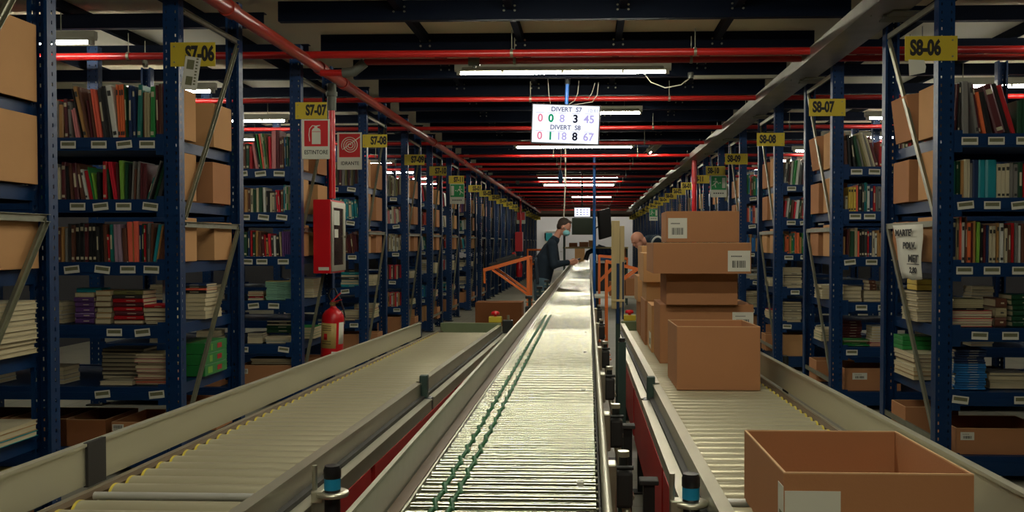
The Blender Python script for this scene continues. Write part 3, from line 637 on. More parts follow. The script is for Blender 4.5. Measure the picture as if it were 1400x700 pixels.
# --- upper rear cartons at the rack ends, slim cartons beside the posts
for s in (-1, 1):
    for k in range(1, 13):
        code = CODE[s][k]; Y = YS[s][k]; rr = random.Random(k*3+s); xi = XL if s < 0 else XR
        for lev in (5, 4, 3):
            w_ = 0.27 if k < 5 else 0.25; h = [0.29, 0.31, 0.33][lev-3] if k < 4 else 0.26+0.06*rr.random()
            m = 'card' if rr.random() < 0.7 else 'card2'
            ry = 0.0; zz = ZS[lev]+0.001
            if s > 0 and lev == 5 and k in (1, 2): ry = R(-7); zz += 0.045
            if k < 8 or (lev == 5 and k < 10):
                carton('brown carton set back at the aisle end of the %s shelf of rack %s' % (LV[lev], code), (xi+s*(w_/2+0.032+(0.015 if ry else 0)), Y+0.62+0.03*rr.random(), zz), w_, 0.33, h-0.02, m, k > 4, 0.0, ry=ry, group='cartons at the rack ends')
            if k < 6:
                w2 = 0.075
                carton('slim upright tan carton just behind the front post on the %s shelf of rack %s' % (LV[lev], code), (xi+s*(w2/2+0.032), Y+0.10, ZS[lev]+0.001), w2, 0.24 if s < 0 else 0.34, h, 'card2', False, 0.0, group='slim cartons behind the front posts')
        if k > 1 and k < 8:
            # low rear contents: stacks and bottom cartons at the end
            c1 = rr.choice(['cream', 'white', 'red', 'mint', 'beige'])
            stack(s, k, 2, 0.035, 0.25, [(rr.choice([c1, 'cream', 'grey']), 26, 'pages') for _ in range(rr.randint(4, 7))], y=0.50, dep=0.3, which='at the rack end')
            stack(s, k, 1, 0.035, 0.25, [(rr.choice(['cream', 'red', 'charcoal', 'beige', 'green']), 28, 'pages') for _ in range(rr.randint(3, 6))], y=0.50, dep=0.3, which='at the rack end')
        if k < 9:
            carton('brown carton set back at the aisle end of the bottom shelf of rack %s' % code, (xi+s*0.20, Y+0.62, ZS[0]+0.001), 0.36, 0.30, 0.20, 'card', True, group='cartons at the rack ends')

# --- rack S8-06
row(1, 1, 5, [('maroon', 18, 320, 3, 8, 'spine3'), ('charcoal', 14, 330, 2, 2), ('grey', 40, 335, -1, 8, 'spine3'), ('grey', 20, 330, -9, 2, 'spine2'), ('maroon', 12, 320, -9, 1), ('orange', 22, 270, -11, 3, 'spine3'), ('black', 34, 270, -12, 6, 'spine3'), ('maroon', 60, 320, -16, 4, 'spine2'), ('black', 30, 330, -17, 1), ('red', 30, 320, -17, 1)])
row(1, 1, 4, [('teal', 22, 235, 0, 4, 'spine3'), ('darkgreen', 14, 232, 0, 1), ('darkgreen', 14, 232, 0, 1), ('tan', 18, 236, 0, 1, 'spine3'), ('cream', 24, 244, 0, 0, 'spine3'), ('cream', 14, 244, 0, 0), ('grey', 16, 220, 0, 1), ('navy', 34, 240, 0, 2, 'spine3'), ('turquoise', 42, 240, 0, 1, 'spine3'), ('turquoise', 66, 240, 0, 1, 'spine3'), ('cream', 26, 215, 0, 4, 'spine2'), ('cream', 26, 215, 0, 1, 'spine2'), ('cream', 26, 218, 0, 1, 'spine2'), ('grey', 20, 220, 0, 1)])
row(1, 1, 3, [('navy', 22, 280, 0, 10, 'spine2'), ('beige', 20, 285, 0, 1), ('coral', 12, 290, 0, 0, 'spine3'), ('white', 20, 255, 0, 1, 'spine2'), ('brown', 12, 290, 0, 1), ('orange', 26, 250, 0, 0, 'spine2'), ('maroon', 10, 250, 0, 1), ('tan', 16, 262, 0, 1), ('lime', 20, 255, 1, 3, 'spine3'), ('black', 16, 240, 1, 3), ('maroon', 16, 236, 0, 1), ('navy', 18, 236, 0, 0), ('cream', 20, 230, 0, 1, 'spine2'), ('cream', 20, 230, 0, 3, 'spine2'), ('tan', 16, 250, 0, 3), ('white', 26, 248, 0, 4), ('cream', 18, 215, 0, 4), ('brown', 22, 240, 0, 1), ('red', 18, 250, 0, 1)])
zt = stack(1, 1, 2, 0.115, 0.27, [('crimson', 20, 'pages'), ('white', 16, 'pages'), ('crimson', 16, 'pages'), ('crimson', 16, 'pages'), ('white', 16, 'pages'), ('crimson', 18, 'pages')], which='of red edged books')
stack(1, 1, 2, 0.125, 0.20, [('black', 16, 'spine_l')]+[('olive', 11, 'pages')]*5, z0=zt, which='of thin olive books')
stack(1, 1, 2, 0.40, 0.07, [('brown', 60, 'spine_l'), ('beige', 60, 'spine_l'), ('brown', 60, 'spine_l')], which='of thick brown books')
stack(1, 1, 2, 0.50, 0.15, rep('darkgreen', 34, 6, 'spine_l'), which='of dark green books')
stack(1, 1, 1, 0.145, 0.20, [('blue', 15, 'spine_l')]*11+[('navy', 15, 'spine_l')]*6, which='of blue books', jit=0.008)
stack(1, 1, 1, 0.39, 0.24, [('cream', 40, 'pages'), ('beige', 14, 'pages'), ('cream', 30, 'pages'), ('grey', 20, 'pages')], y=0.15, which='of cream books')
carton('open brown carton with barcode label on the bottom shelf of rack S8-06', (XR+0.43, 6.05, ZS[0]+0.001), 0.56, 0.45, 0.165, 'card', True, stickers=[('front', -0.255, 0.09, 0.085, 0.05)], group='open cartons on the bottom shelves')
# seen through the side of S8-06
for q in range(2):
    carton('bright yellow flat carton, %s of two at the end of rack S8-06' % ['lower', 'upper'][q], (XR+0.15, 6.50, ZS[2]+0.21+q*0.037), 0.2, 0.2, 0.035, 'bk_yellow', False, name='flat_carton', group='yellow flat cartons')
stack(1, 1, 2, 0.035, 0.25, [('cream', 17, 'pages'), ('grey', 17, 'pages')]*6, y=0.45, dep=0.32, which='of thin books, rack end')
for q in range(3):
    carton('bright green flat carton, %s of three at the end of rack S8-06' % ['lowest', 'middle', 'topmost'][q], (XR+0.15, 6.75, ZS[1]+0.18+q*0.032), 0.22, 0.2, 0.03, 'bk_green', False, name='flat_carton', group='green flat cartons at rack S8-06')
stack(1, 1, 1, 0.035, 0.25, [('beige', 30, 'pages'), ('tan', 30, 'pages'), ('cream', 28, 'pages'), ('cream', 30, 'pages'), ('brown', 30, 'pages'), ('cream', 30, 'pages')], y=0.50, dep=0.42, which='of beige books, rack end')

# --- rack S7-07
row(-1, 2, 5, [('grey', 14, 270, 0, 6), ('teal', 14, 300, 1, 3), ('darkgreen', 12, 300, 1, 1), ('blue', 12, 290, 1, 0), ('brown', 18, 300, 0, 2, 'spine2'), ('maroon', 20, 290, 0, 1, 'spine2'), ('maroon', 30, 360, 1, 1, 'spine3'), ('pink', 38, 355, 0, 1, 'spine3'), ('crimson', 22, 300, 2, 2, 'spine3'), ('olive', 12, 330, 6, 3), ('green', 12, 330, 7, 0), ('cream', 12, 330, 7, 0), ('coral', 20, 330, 7, 1), ('green', 16, 325, 9, 2), ('black', 16, 330, 10, 1), ('pink', 26, 240, 9, 2, 'spine3')])
row(-1, 2, 4, [('cream', 12, 235, 0, 6), ('beige', 12, 235, 0, 0), ('green', 14, 235, 0, 1), ('white', 16, 240, 0, 0), ('turquoise', 12, 255, 0, 0), ('brown', 26, 210, 0, 1, 'spine2'), ('crimson', 16, 205, 4, 2), ('crimson', 14, 205, 4, 0), ('grey', 14, 180, 0, 2), ('cream', 18, 180, 0, 1), ('cream', 20, 180, 0, 0), ('black', 20, 200, 0, 1), ('black', 12, 200, 0, 1), ('white', 26, 230, 2, 4, 'spine3')])
row(-1, 2, 3, [('purple', 20, 230, 1, 6, 'spine3'), ('purple', 20, 230, 1, 1, 'spine3'), ('purple', 20, 228, 1, 1, 'spine3'), ('purple', 20, 228, 1, 1, 'spine3'), ('beige', 14, 225, 3, 2), ('black', 30, 200, 0, 5), ('white', 18, 190, 2, 1), ('charcoal', 20, 190, 2, 1), ('crimson', 24, 210, 3, 2, 'spine3'), ('tan', 24, 170, 2, 2, 'spine2'), ('red', 14, 200, 2, 1), ('maroon', 20, 200, 2, 1)])
stack(-1, 2, 2, 0.125, 0.24, rep('mint', 17, 10, 'spine_l')+[('yellow', 6, 'pages')], which='of pale mint books')
stack(-1, 2, 2, 0.39, 0.14, [('white', 18, 'pages'), ('red', 18, 'spine_l'), ('black', 18, 'pages'), ('coral', 14, 'pages'), ('grey', 14, 'pages')], which='beside the mint books')
stack(-1, 2, 1, 0.125, 0.25, [('white', 16, 'pages'), ('turquoise', 16, 'pages'), ('white', 16, 'pages'), ('cream', 14, 'pages')], which='of white books')
stack(-1, 2, 1, 0.14, 0.26, [('darkgreen', 40, 'spine_l'), ('darkgreen', 30, 'spine_l'), ('grey', 12, 'pages'), ('black', 20, 'spine_l'), ('navy', 14, 'pages')], z0=ZS[1]+0.085, y=0.2, which='of green')
stack(-1, 2, 1, 0.40, 0.14, [('cream', 60, 'pages'), ('navy', 16, 'pages'), ('grey', 18, 'pages')], which='beside the white books')
carton('open brown carton with barcode label on the bottom shelf of rack S7-07', (XL-0.36, 8.64, ZS[0]+0.001), 0.50, 0.40, 0.20, 'card', True, stickers=[('front', -0.24, 0.12, 0.075, 0.045)], group='open cartons on the bottom shelves')
zt = stack(-1, 2, 0, 0.12, 0.40, [('black', 14, 'pages'), ('brown', 12, 'pages'), ('maroon', 14, 'pages'), ('black', 12, 'pages')], z0=ZS[0]+0.205, y=0.09, which='on the open carton')

# --- rack S8-07
row(1, 2, 5, [('brown', 34, 240, -3, 10, 'spine3'), ('black', 30, 290, -4, 4), ('black', 24, 275, -7, 1), ('darkgreen', 30, 285, -12, 1, 'spine3'), ('grey', 14, 260, -13, 1), ('olive', 16, 300, -14, 1), ('beige', 18, 320, -15, 1, 'spine3'), ('cream', 18, 318, -15, 0, 'spine3'), ('grey', 16, 300, -16, 1), ('cream', 16, 300, -16, 1), ('maroon', 30, 280, -16, 1)])
row(1, 2, 4, [('cream', 26, 140, 0, 22, 'spine2'), ('yellow', 22, 220, 0, 2, 'spine2'), ('yellow', 22, 220, 0, 1, 'spine2'), ('yellow', 22, 220, 0, 1, 'spine2'), ('coral', 18, 235, 0, 1, 'spine3'), ('black', 30, 250, 0, 2), ('charcoal', 20, 245, 0, 1), ('turquoise', 12, 260, 0, 2), ('teal', 10, 260, 0, 0), ('white', 26, 230, 0, 1, 'spine2'), ('navy', 26, 230, 0, 1), ('red', 20, 230, 0, 1)])
row(1, 2, 3, [('tan', 24, 180, 0, 4, 'spine3'), ('maroon', 14, 240, 2, 4), ('brown', 14, 250, 2, 1), ('darkgreen', 40, 230, 1, 1, 'spine3'), ('beige', 26, 260, 0, 1), ('coral', 14, 230, 0, 1), ('black', 16, 240, 0, 1, 'spine2'), ('black', 26, 250, 0, 1, 'spine2'), ('charcoal', 26, 245, 0, 1, 'spine2'), ('red', 14, 230, 0, 1), ('navy', 26, 240, 0, 1)])
stack(1, 2, 2, 0.12, 0.17, [('beige', 34, 'pages'), ('cream', 34, 'pages'), ('beige', 34, 'pages'), ('beige', 34, 'pages')], which='of beige books')
stack(1, 2, 2, 0.315, 0.15, [('cream', 34, 'pages'), ('cream', 30, 'pages'), ('beige', 36, 'pages')], which='of cream books')
stack(1, 2, 2, 0.36, 0.06, [('brown', 30, 'spine_l')]*3, z0=ZS[2]+0.102, which='on cream books')
stack(1, 2, 2, 0.48, 0.16, rep('white', 22, 8), y=0.2, which='of white books')
stack(1, 2, 1, 0.115, 0.24, [('green', 14, 'spine_l'), ('green', 14, 'spine_l'), ('lime', 14, 'pages'), ('green', 12, 'pages')], which='of green magazines', jit=0.02)
stack(1, 2, 1, 0.17, 0.20, rep('maroon', 26, 8, 'spine_l'), y=0.34, which='of maroon books')
stack(1, 2, 1, 0.37, 0.14, [('crimson', 14, 'pages'), ('crimson', 14, 'pages')], which='of red magazines')
stack(1, 2, 1, 0.40, 0.16, [('white', 24, 'pages')]*6, z0=ZS[1]+0.03, y=0.12, which='over red magazines')
carton('open brown carton with barcode label on the bottom shelf of rack S8-07', (XR+0.39, 8.63, ZS[0]+0.001), 0.50, 0.42, 0.20, 'card', True, stickers=[('front', -0.18, 0.10, 0.13, 0.06)], group='open cartons on the bottom shelves')

# --- generic rows for the racks farther down the aisle
fam = ['red', 'crimson', 'coral', 'orange', 'brown', 'maroon', 'tan', 'cream', 'cream', 'beige', 'white', 'white', 'grey', 'charcoal', 'black', 'navy', 'blue', 'turquoise', 'teal', 'green', 'darkgreen', 'yellow', 'purple', 'pink', 'black', 'brown', 'maroon']
THEME = {(-1, 3, 5): ['grey', 'maroon', 'charcoal', 'olive'], (-1, 3, 4): ['turquoise', 'turquoise', 'turquoise', 'cream'], (-1, 3, 3): ['maroon', 'maroon', 'brown'], (1, 3, 5): ['white', 'charcoal', 'maroon', 'white', 'green'], (1, 3, 4): ['crimson', 'white', 'darkgreen', 'brown'], (1, 3, 3): ['teal', 'orange', 'orange', 'tan', 'green'],
         (1, 4, 5): ['green', 'turquoise', 'coral', 'brown'], (1, 4, 4): ['coral', 'white', 'blue'], (1, 4, 3): ['blue', 'blue', 'tan'], (-1, 4, 5): ['cream', 'brown', 'olive', 'grey'], (-1, 4, 4): ['pink', 'cream', 'white'], (-1, 4, 3): ['cream', 'beige', 'white'], (-1, 4, 2): ['crimson', 'maroon', 'cream'], (-1, 4, 1): ['crimson', 'tan', 'white'],
         (-1, 5, 5): ['black', 'crimson', 'navy'], (-1, 5, 1): ['blue', 'turquoise'], (-1, 6, 5): ['white', 'crimson', 'crimson'], (-1, 6, 2): ['white', 'crimson', 'cream']}
for k in range(3, 14):
    for s in (-1, 1):
        Y = YS[s][k]; code = CODE[s][k]; rr = random.Random(k*11+s*5)
        xi = abs(XL if s < 0 else XR); vis = xi*(Y/(YS[s][k-1]+DEP))-xi    # reach visible past the nearer rack
        reach = vis+0.12
        for lev in (5, 4, 3):
            th = THEME.get((s, k, lev)); sp = []; x = 0.115; ln = rr.choice([0, 0, 3, 6, -6]) if s > 0 else rr.choice([0, 0, 3, 7])
            tl = 0.75 if k < 6 else 1.2
            n = 0
            while x < reach and n < 14:
                c = th[n % len(th)] if th and n < 3*len(th) else rr.choice(fam); t = rr.choice([14, 18, 22, 28, 34])*(1.0 if k < 7 else 1.5)
                h = (rr.randint(250, 320) if lev == 5 else rr.randint(190, 260)); g = rr.choice([1, 1, 2, 5])
                sp.append((c, t, h, ln if n % 4 < 3 else max(0, ln-2), g)); x += (t+g)/1000; n += 1
            row(s, k, lev, sp)
        for lev in (2, 1):
            if (s, k, lev) in THEME:
                th = THEME[(s, k, lev)]; row(s, k, lev, [(th[n % len(th)], 24, 210-8*(n % 3), 0, 1) for n in range(int(reach/0.026)-3)])
            elif k < 9:
                c1 = rr.choice(['white', 'cream', 'beige', 'maroon', 'grey', 'darkgreen', 'turquoise']); w_ = max(0.12, min(0.22, reach-0.12))
                stack(s, k, lev, 0.12, w_, [(rr.choice([c1, c1, 'cream', 'charcoal']), 30, 'pages' if rr.random() < 0.6 else 'spine_l') for _ in range(rr.randint(4, 8))], which='by the post')
        if k < 10:
            carton('brown carton on the bottom shelf beside the post of rack %s' % code, ((XL if s < 0 else XR)+s*0.30, Y+0.07, ZS[0]+0.001), 0.34, 0.40, 0.22+0.05*rr.random(), rr.choice(['card', 'card', 'card2']), True, group='open cartons on the bottom shelves')
for s in (-1, 1):
    for k in (1, 2):
        for i, x in enumerate((0.98, 1.42)):
            carton('brown carton farther in along the bottom shelf of rack %s, %s one' % (CODE[s][k], ['nearer', 'farther'][i]), ((XL if s < 0 else XR)+s*x, YS[s][k]+0.06, ZS[0]+0.001), 0.38, 0.42, 0.18, 'card', True, group='cartons deeper along the bottom shelves')
            stack(s, k, 2, x-0.15, 0.2, [(c, 28, 'pages') for c in ('cream', 'grey', 'white', 'beige', 'cream')], y=0.1, which='deep inside', share=0.0)
            stack(s, k, 1, x-0.15, 0.2, [(c, 28, 'pages') for c in ('white', 'grey', 'cream', 'beige')], y=0.1, which='deep inside', share=0.0)
# --- rack cut by the left edge
for lev, h, w_ in ((5, 0.37, 0.5), (4, 0.33, 0.5), (3, 0.24, 0.5)):
    carton('large tan carton at the left edge of the photo, %s shelf of the cut-off rack' % LV[lev], (XL-0.29, 3.95, ZS[lev]+0.001), 0.50, 0.55, h, 'card2', False, group='tan cartons of the rack at the left edge')
stack(-1, 0, 2, 0.035, 0.30, [('beige', 22, 'pages'), ('cream', 26, 'pages')]*5+[('cream', 14, 'pages')], y=0.60, dep=0.40, which='of cream magazines')
stack(-1, 0, 1, 0.035, 0.32, [('turquoise', 26, 'pages'), ('tan', 30, 'spine_l'), ('cream', 20, 'pages')], y=0.58, dep=0.42, which='of mixed books') 
stack(-1, 0, 0, 0.02, 0.34, [('turquoise', 22, 'pages'), ('turquoise', 22, 'pages'), ('yellow', 5, 'pages')], y=0.35, dep=0.6, z0=ZS[0]+0.205, which='on the bottom carton')
carton('brown carton in the bottom left corner of the photo on the cut-off rack', (XL-0.24, 3.72, ZS[0]+0.001), 0.42, 0.70, 0.20, 'card', False, group='cartons at the rack ends')

# --- create the books
def flush_books():
    k2m = {'pages': 'pages', 'spine_l': 'spine_l', 'spine': 'spine', 'spine2': 'spine2', 'spine3': 'spine3'}
    q = sorted(BOOKQ, key=lambda b: -b['a'])
    for b in q[:300]:
        o = link('book', book_mesh(b['kind'], b['colour'])); o.matrix_world = b['mat']; tag(o, b['label'], 'book', b['group'])
    rest = q[300:]
    mb = MB()
    for b in rest:
        me = book_mesh(b['kind'], b['colour']); m = b['mat']; off = len(mb.v)
        mb.v += [tuple(m @ v.co) for v in me.vertices]
        ids = [mb.mid(x) for x in me.materials]
        for p in me.polygons: mb.f.append(tuple(off+i for i in p.vertices)); mb.mi.append(ids[p.material_index]); mb.sm.append(False)
    o = mb.build('book'); tag(o, 'remaining small books filling the farther racks down both sides of the aisle', 'book', None, 'stuff')
    print('BOOKS', len(q))
flush_books()
# ------------------------------------------------------------------ conveyors
def zside(y): return 0.924-0.02*y          # roller tops of the two sloping side conveyors
SL = math.atan(-0.02)
def slope_box(mb, x0, x1, y0, y1, dz0, dz1, m):
    """box that follows the side conveyors' fall"""
    V = [(x0, y0, zside(y0)+dz0), (x1, y0, zside(y0)+dz0), (x1, y1, zside(y1)+dz0), (x0, y1, zside(y1)+dz0), (x0, y0, zside(y0)+dz1), (x1, y0, zside(y0)+dz1), (x1, y1, zside(y1)+dz1), (x0, y1, zside(y1)+dz1)]
    mb.add(V, [(0, 3, 2, 1), (4, 5, 6, 7), (0, 1, 5, 4), (1, 2, 6, 5), (2, 3, 7, 6), (3, 0, 4, 7)], m); return mb
def side_conveyor(label, xa, xb, yend, inner):
    """xa..xb roller span; inner = side that faces the middle conveyor (+1: at xb, -1: at xa)"""
    t = thing('roller_conveyor', label, 'conveyor')
    xo, xi = (xa, xb) if inner > 0 else (xb, xa)
    r = 0.0385; p = 0.088; n = int((yend-0.25-1.35)/p)
    me = MB(); me.cyl((xa+0.012, 0, 0), (xb-0.012, 0, 0), r, 'creamroller', 20)
    for a, b in ((xa+0.005, xa+0.012), (xb-0.012, xb-0.005)): me.cyl((a, 0, 0), (b, 0, 0), r+0.001, 'yellowcap', 20)
    me.cyl((xa-0.02, 0, 0), (xb+0.02, 0, 0), 0.006, 'galv', 6)
    me = me.mesh('roller')
    for k in range(n):
        y = 1.35+k*p
        if abs(y-2.28) < 0.044:
            m2 = MB(); m2.cyl((xa, 0, 0), (xb, 0, 0), 0.010, 'steelbright', 16); link('roller', m2.mesh('roller'), t, (0, y, zside(y)-0.010)); continue
        link('roller', me, t, (0, y, zside(y)-r))
    # outer side: dark slot, sill and tall guard
    g = MB(); sg = -1 if inner > 0 else 1
    a, b = sorted((xo+sg*0.045, xo+sg*0.049)); slope_box(g, a, b, 0.6, 7.2 if inner > 0 else 6.9, 0.005, 0.108, 'guard')
    a, b = sorted((xo+sg*0.040, xo+sg*0.062)); slope_box(g, a, b, 0.6, 7.2 if inner > 0 else 6.9, 0.104, 0.112, 'guard')
    g.build('guard_rail', t)
    if inner > 0:
        g = MB(); slope_box(g, xo-0.0505, xo-0.038, 2.36, 2.45, 0.0, 0.114, 'rubber'); g.build('black_tape_band', t)
    g = MB(); a, b = sorted((xo+sg*0.008, xo+sg*0.040)); slope_box(g, a, b, 0.6, yend, -0.045, -0.012, 'brownstrip')
    a, b = sorted((xo+sg*0.004, xo+sg*0.008)); slope_box(g, a, b, 0.6, yend, -0.12, -0.028, 'alu')
    a, b = sorted((xo+sg*0.040, xo+sg*0.045)); slope_box(g, a, b, 0.6, yend, -0.16, -0.005, 'alu')
    g.build('outer_rail', t)
    # inner side: two stacked aluminium profiles with a dark slot between, red panel below
    sg = -sg
    segs = [(0.6, 4.18), (4.24, yend)]
    g = MB()
    for y0, y1 in segs:
        a, b = sorted((xi+sg*0.004, xi+sg*0.030)); slope_box(g, a, b, y0, y1, -0.045, 0.034, 'alu')
        a, b = sorted((xi+sg*0.000, xi+sg*0.034)); slope_box(g, a, b, y0, y1, 0.030, 0.038, 'alu')
    g.build('inner_rail', t)
    g = MB()
    for y0, y1 in segs:
        a, b = sorted((xi+sg*0.030, xi+sg*0.048)); slope_box(g, a, b, y0, y1, -0.06, -0.02, 'rubber')
        a, b = sorted((xi+sg*0.048, xi+sg*0.078)); slope_box(g, a, b, y0, y1, -0.085, -0.035, 'alu')
        a, b = sorted((xi+sg*0.044, xi+sg*0.082)); slope_box(g, a, b, y0, y1, -0.039, -0.033, 'alu')
    g.build('lower_profile', t)
    g = MB(); a, b = sorted((xi+sg*0.066, xi+sg*0.080))
    for y0, y1 in ((0.6, 3.0), (3.06, 4.9), (5.0, 6.6), (6.7, yend)): slope_box(g, a, b, y0, y1, -0.34, -0.086, 'redpanel')
    g.build('red_side_panel', t)
    # end plate
    g = MB(); zz = zside(yend); g.cbox(xa-0.03, xb+0.03, yend, yend+0.02, zz-0.12, zz+0.055, 'greenplate', 0.004); g.build('end_plate', t)
    # legs and cross members
    for y in (1.1, 3.35, 5.7, yend-0.3):
        for x in (xa+0.0, xb+0.0):
            L = MB(); z1 = zside(y)-0.12; L.box(x-0.022, x+0.022, y-0.022, y+0.022, 0.01, z1, 'darksteel'); L.cbox(x-0.05, x+0.05, y-0.05, y+0.05, 0, 0.01, 'darksteel', 0.002)
            L.build('leg', t)
        MB().box(xa+0.022, xb-0.022, y-0.02, y+0.02, 0.30, 0.34, 'darksteel').box(xa+0.022, xb-0.022, y-0.02, y+0.02, zside(y)-0.17, zside(y)-0.12, 'darksteel').build('cross_member', t)
    return t
side_conveyor('left roller conveyor sloping away, cream rollers with yellow ends and a tall side guard', -1.235, -0.775, 8.05, 1)
side_conveyor('right roller conveyor sloping away, carrying the brown cartons', 0.315, 0.83, 8.35, -1)

t = thing('roller_conveyor', 'long middle roller conveyor of shiny zinc rollers running straight to the far end', 'conveyor')
ZC = 0.88
me = MB().cyl((-0.425, 0, 0), (0.018, 0, 0), 0.0165, 'steelroller', 16).cyl((-0.44, 0, 0), (0.03, 0, 0), 0.006, 'galv', 6).mesh('roller')
for k in range(100): link('roller', me, t, (0, 1.5+0.0755*k, ZC-0.0165))
mb = MB()
y = 1.5+100*0.0755
while y < 34.0:
    mb.cyl((-0.425, y, ZC-0.0165), (0.018, y, ZC-0.0165), 0.0165, 'steelroller', 10); y += 0.0755
o = mb.build('roller', t); o['kind'] = 'stuff'
g = MB(); g.box(-0.478, -0.474, 0.6, 34, ZC-0.14, ZC+0.080, 'guardwavy').box(-0.484, -0.472, 0.6, 34, ZC+0.078, ZC+0.084, 'guard'); g.build('left_guard_rail', t)
g = MB(); g.box(-0.470, -0.440, 0.6, 34, ZC-0.06, ZC-0.006, 'brownstrip').box(-0.436, -0.430, 0.6, 34, ZC-0.12, ZC-0.004, 'alu'); g.build('wear_strip', t)
g = MB(); g.box(0.024, 0.028, 0.6, 34, ZC-0.10, ZC+0.012, 'rubber').box(0.032, 0.046, 0.6, 34, ZC-0.14, ZC+0.072, 'guard').cyl((0.040, 0.6, ZC+0.074), (0.040, 34, ZC+0.074), 0.009, 'guard', 10); g.build('right_guard_rail', t)
for x0 in (-0.365, -0.325):
    pts = []; y = 1.5
    k = 0
    while y < 8.1:
        for q in range(4): pts.append((x0+(0.004 if k % 2 else -0.004)+0.002*math.sin(q*1.57), y+0.0755*q/4, ZC+0.004-0.020*math.sin(math.pi*((q+0.001)/4))))
        y += 0.0755; k += 1
    MB().tube(pts, 0.0065, 'greenbelt', 6).build('drive_belt', t)
MB().box(-0.30, 0.0, 1.0, 33.8, ZC-0.115, ZC-0.112, 'darksteel').build('drive_tray', t)
for y in (1.2, 3.6, 6.0, 8.6, 11.5, 15, 19, 24, 29, 33.5):
    for x in (-0.47, 0.03):
        MB().box(x-0.02, x+0.02, y-0.025, y+0.025, 0.01, ZC-0.12, 'darksteel').cbox(x-0.045, x+0.045, y-0.06, y+0.06, 0, 0.01, 'darksteel', 0.002).build('leg', t)
    MB().box(-0.45, 0.01, y-0.02, y+0.02, ZC-0.20, ZC-0.15, 'darksteel').build('cross_member', t)
# sensor arms and clamps on the right flank of the middle conveyor
for i, y in enumerate((2.55, 3.3, 4.3, 5.4, 7.0, 8.6)):
    s_ = MB()
    s_.cbox(0.048, 0.075, y-0.03, y+0.03, ZC-0.10, ZC+0.03, 'alu', 0.004).cbox(0.07, 0.118, y-0.025, y+0.035, ZC-0.09, ZC+0.01, 'rubber', 0.010)
    s_.cyl((0.094, y+0.005, ZC-0.02), (0.094, y+0.005, ZC+0.055), 0.013, 'darksteel', 12).cyl((0.094, y+0.005, ZC+0.045), (0.094, y+0.005, ZC+0.060), 0.016, 'alu', 12)
    s_.cyl((0.05, y-0.02, ZC+0.02), (0.12, y-0.02, ZC+0.02), 0.006, 'darksteel', 8)
    s_.tube([(0.10, y, ZC-0.09), (0.11, y-0.02, ZC-0.14), (0.13, y-0.10, ZC-0.19), (0.14, y-0.18, ZC-0.22)], 0.012, 'alu', 8)
    s_.build('sensor_bracket', t)
# small plastic guides between rollers on the right
for y in (2.45, 4.0, 5.4, 6.6): MB().cbox(-0.03, -0.012, y-0.012, y+0.012, ZC-0.03, ZC+0.004, 'paper', 0.003).build('roller_clip', t)
# side stands on the left flank
for y in (9.0, 10.9, 12.8):
    MB().cbox(-0.60, -0.515, y-0.05, y+0.05, ZC-0.05, ZC+0.02, 'darksteel', 0.008).cyl((-0.56, y, ZC+0.01), (-0.56, y, ZC+0.11), 0.016, 'greenframe', 10).cyl((-0.60, y, ZC+0.06), (-0.50, y, ZC+0.06), 0.008, 'galv', 8).cbox(-0.60, -0.53, y-0.03, y+0.03, ZC+0.09, ZC+0.12, 'black', 0.006).build('sensor_bracket', t)

def clamp(label, x, y, z):
    t = thing('photo_sensor', label, 'sensor', (x, y, z))
    MB().lathe([(0.020, -0.10), (0.020, 0.0), (0.022, 0.002), (0.022, 0.022), (0.019, 0.030), (0.019, 0.032)], (0, 0, 0), 'black', 20).build('sensor_body', t)
    MB().cyl((0.0, 0, -0.028), (0, 0, 0.0), 0.0208, 'bluelabel', 20, cap=False).build('blue_label', t)
    MB().lathe([(0.021, -0.045), (0.040, -0.045), (0.042, -0.040), (0.040, -0.034), (0.021, -0.034)], (0, 0, 0), 'alu', 20).build('lock_ring', t)
    MB().cbox(-0.05, -0.02, -0.02, 0.02, -0.06, -0.03, 'alu', 0.003).box(-0.05, -0.045, -0.015, 0.015, -0.16, -0.03, 'alu').cyl((-0.045, 0.0, -0.04), (-0.045, 0.0, 0.032), 0.007, 'alu', 8).build('mounting_bracket', t)
clamp('black sensor with blue label clamped to the left conveyor, bottom of the photo', -0.648, 2.37, 0.905)
clamp('black sensor with blue label clamped to the right conveyor, bottom of the photo', 0.245, 2.28, 0.915)
# post brackets where the conveyor sections join
def joint(label, x, y):
    t = thing('rail_post', label, 'bracket', (x, y, 0)); z = zside(y)
    MB().cbox(-0.018, 0.018, -0.02, 0.02, z-0.30, z+0.07, 'greenframe', 0.004).build('post', t)
    MB().cbox(-0.035, 0.035, -0.03, 0.05, z-0.12, z-0.03, 'black', 0.01).build('clamp_block', t)
joint('short dark post where two sections of the left conveyor rail meet', -0.735, 4.21)
joint('short green-grey post where two sections of the right conveyor rail meet', 0.275, 4.21)
t = thing('support_post', 'dark steel post standing between the middle and right conveyors', 'post', (0.175, 5.0, 0))
MB().box(-0.02, 0.02, -0.02, 0.02, 0.01, 0.98, 'greenframe').cbox(-0.06, 0.06, -0.06, 0.06, 0, 0.01, 'darksteel', 0.002).build('post', t)
MB().cyl((0, 0, 0.98), (0, 0, 1.0), 0.018, 'black', 12).build('cap', t)
for i, (x, y) in enumerate(((0.19, 3.0), (0.16, 3.9))):
    t = thing('support_post', ['short black post between the conveyors, nearest to the camera', 'thin black post between the conveyors, second from the camera'][i], 'post', (x, y, 0))
    MB().box(-0.018, 0.018, -0.018, 0.018, 0.01, 0.74, 'darksteel').cbox(-0.05, 0.05, -0.05, 0.05, 0, 0.01, 'darksteel', 0.002).build('post', t)
    MB().cbox(-0.03, 0.03, -0.03, 0.03, 0.74, 0.755, 'rubber', 0.003).build('cap', t)
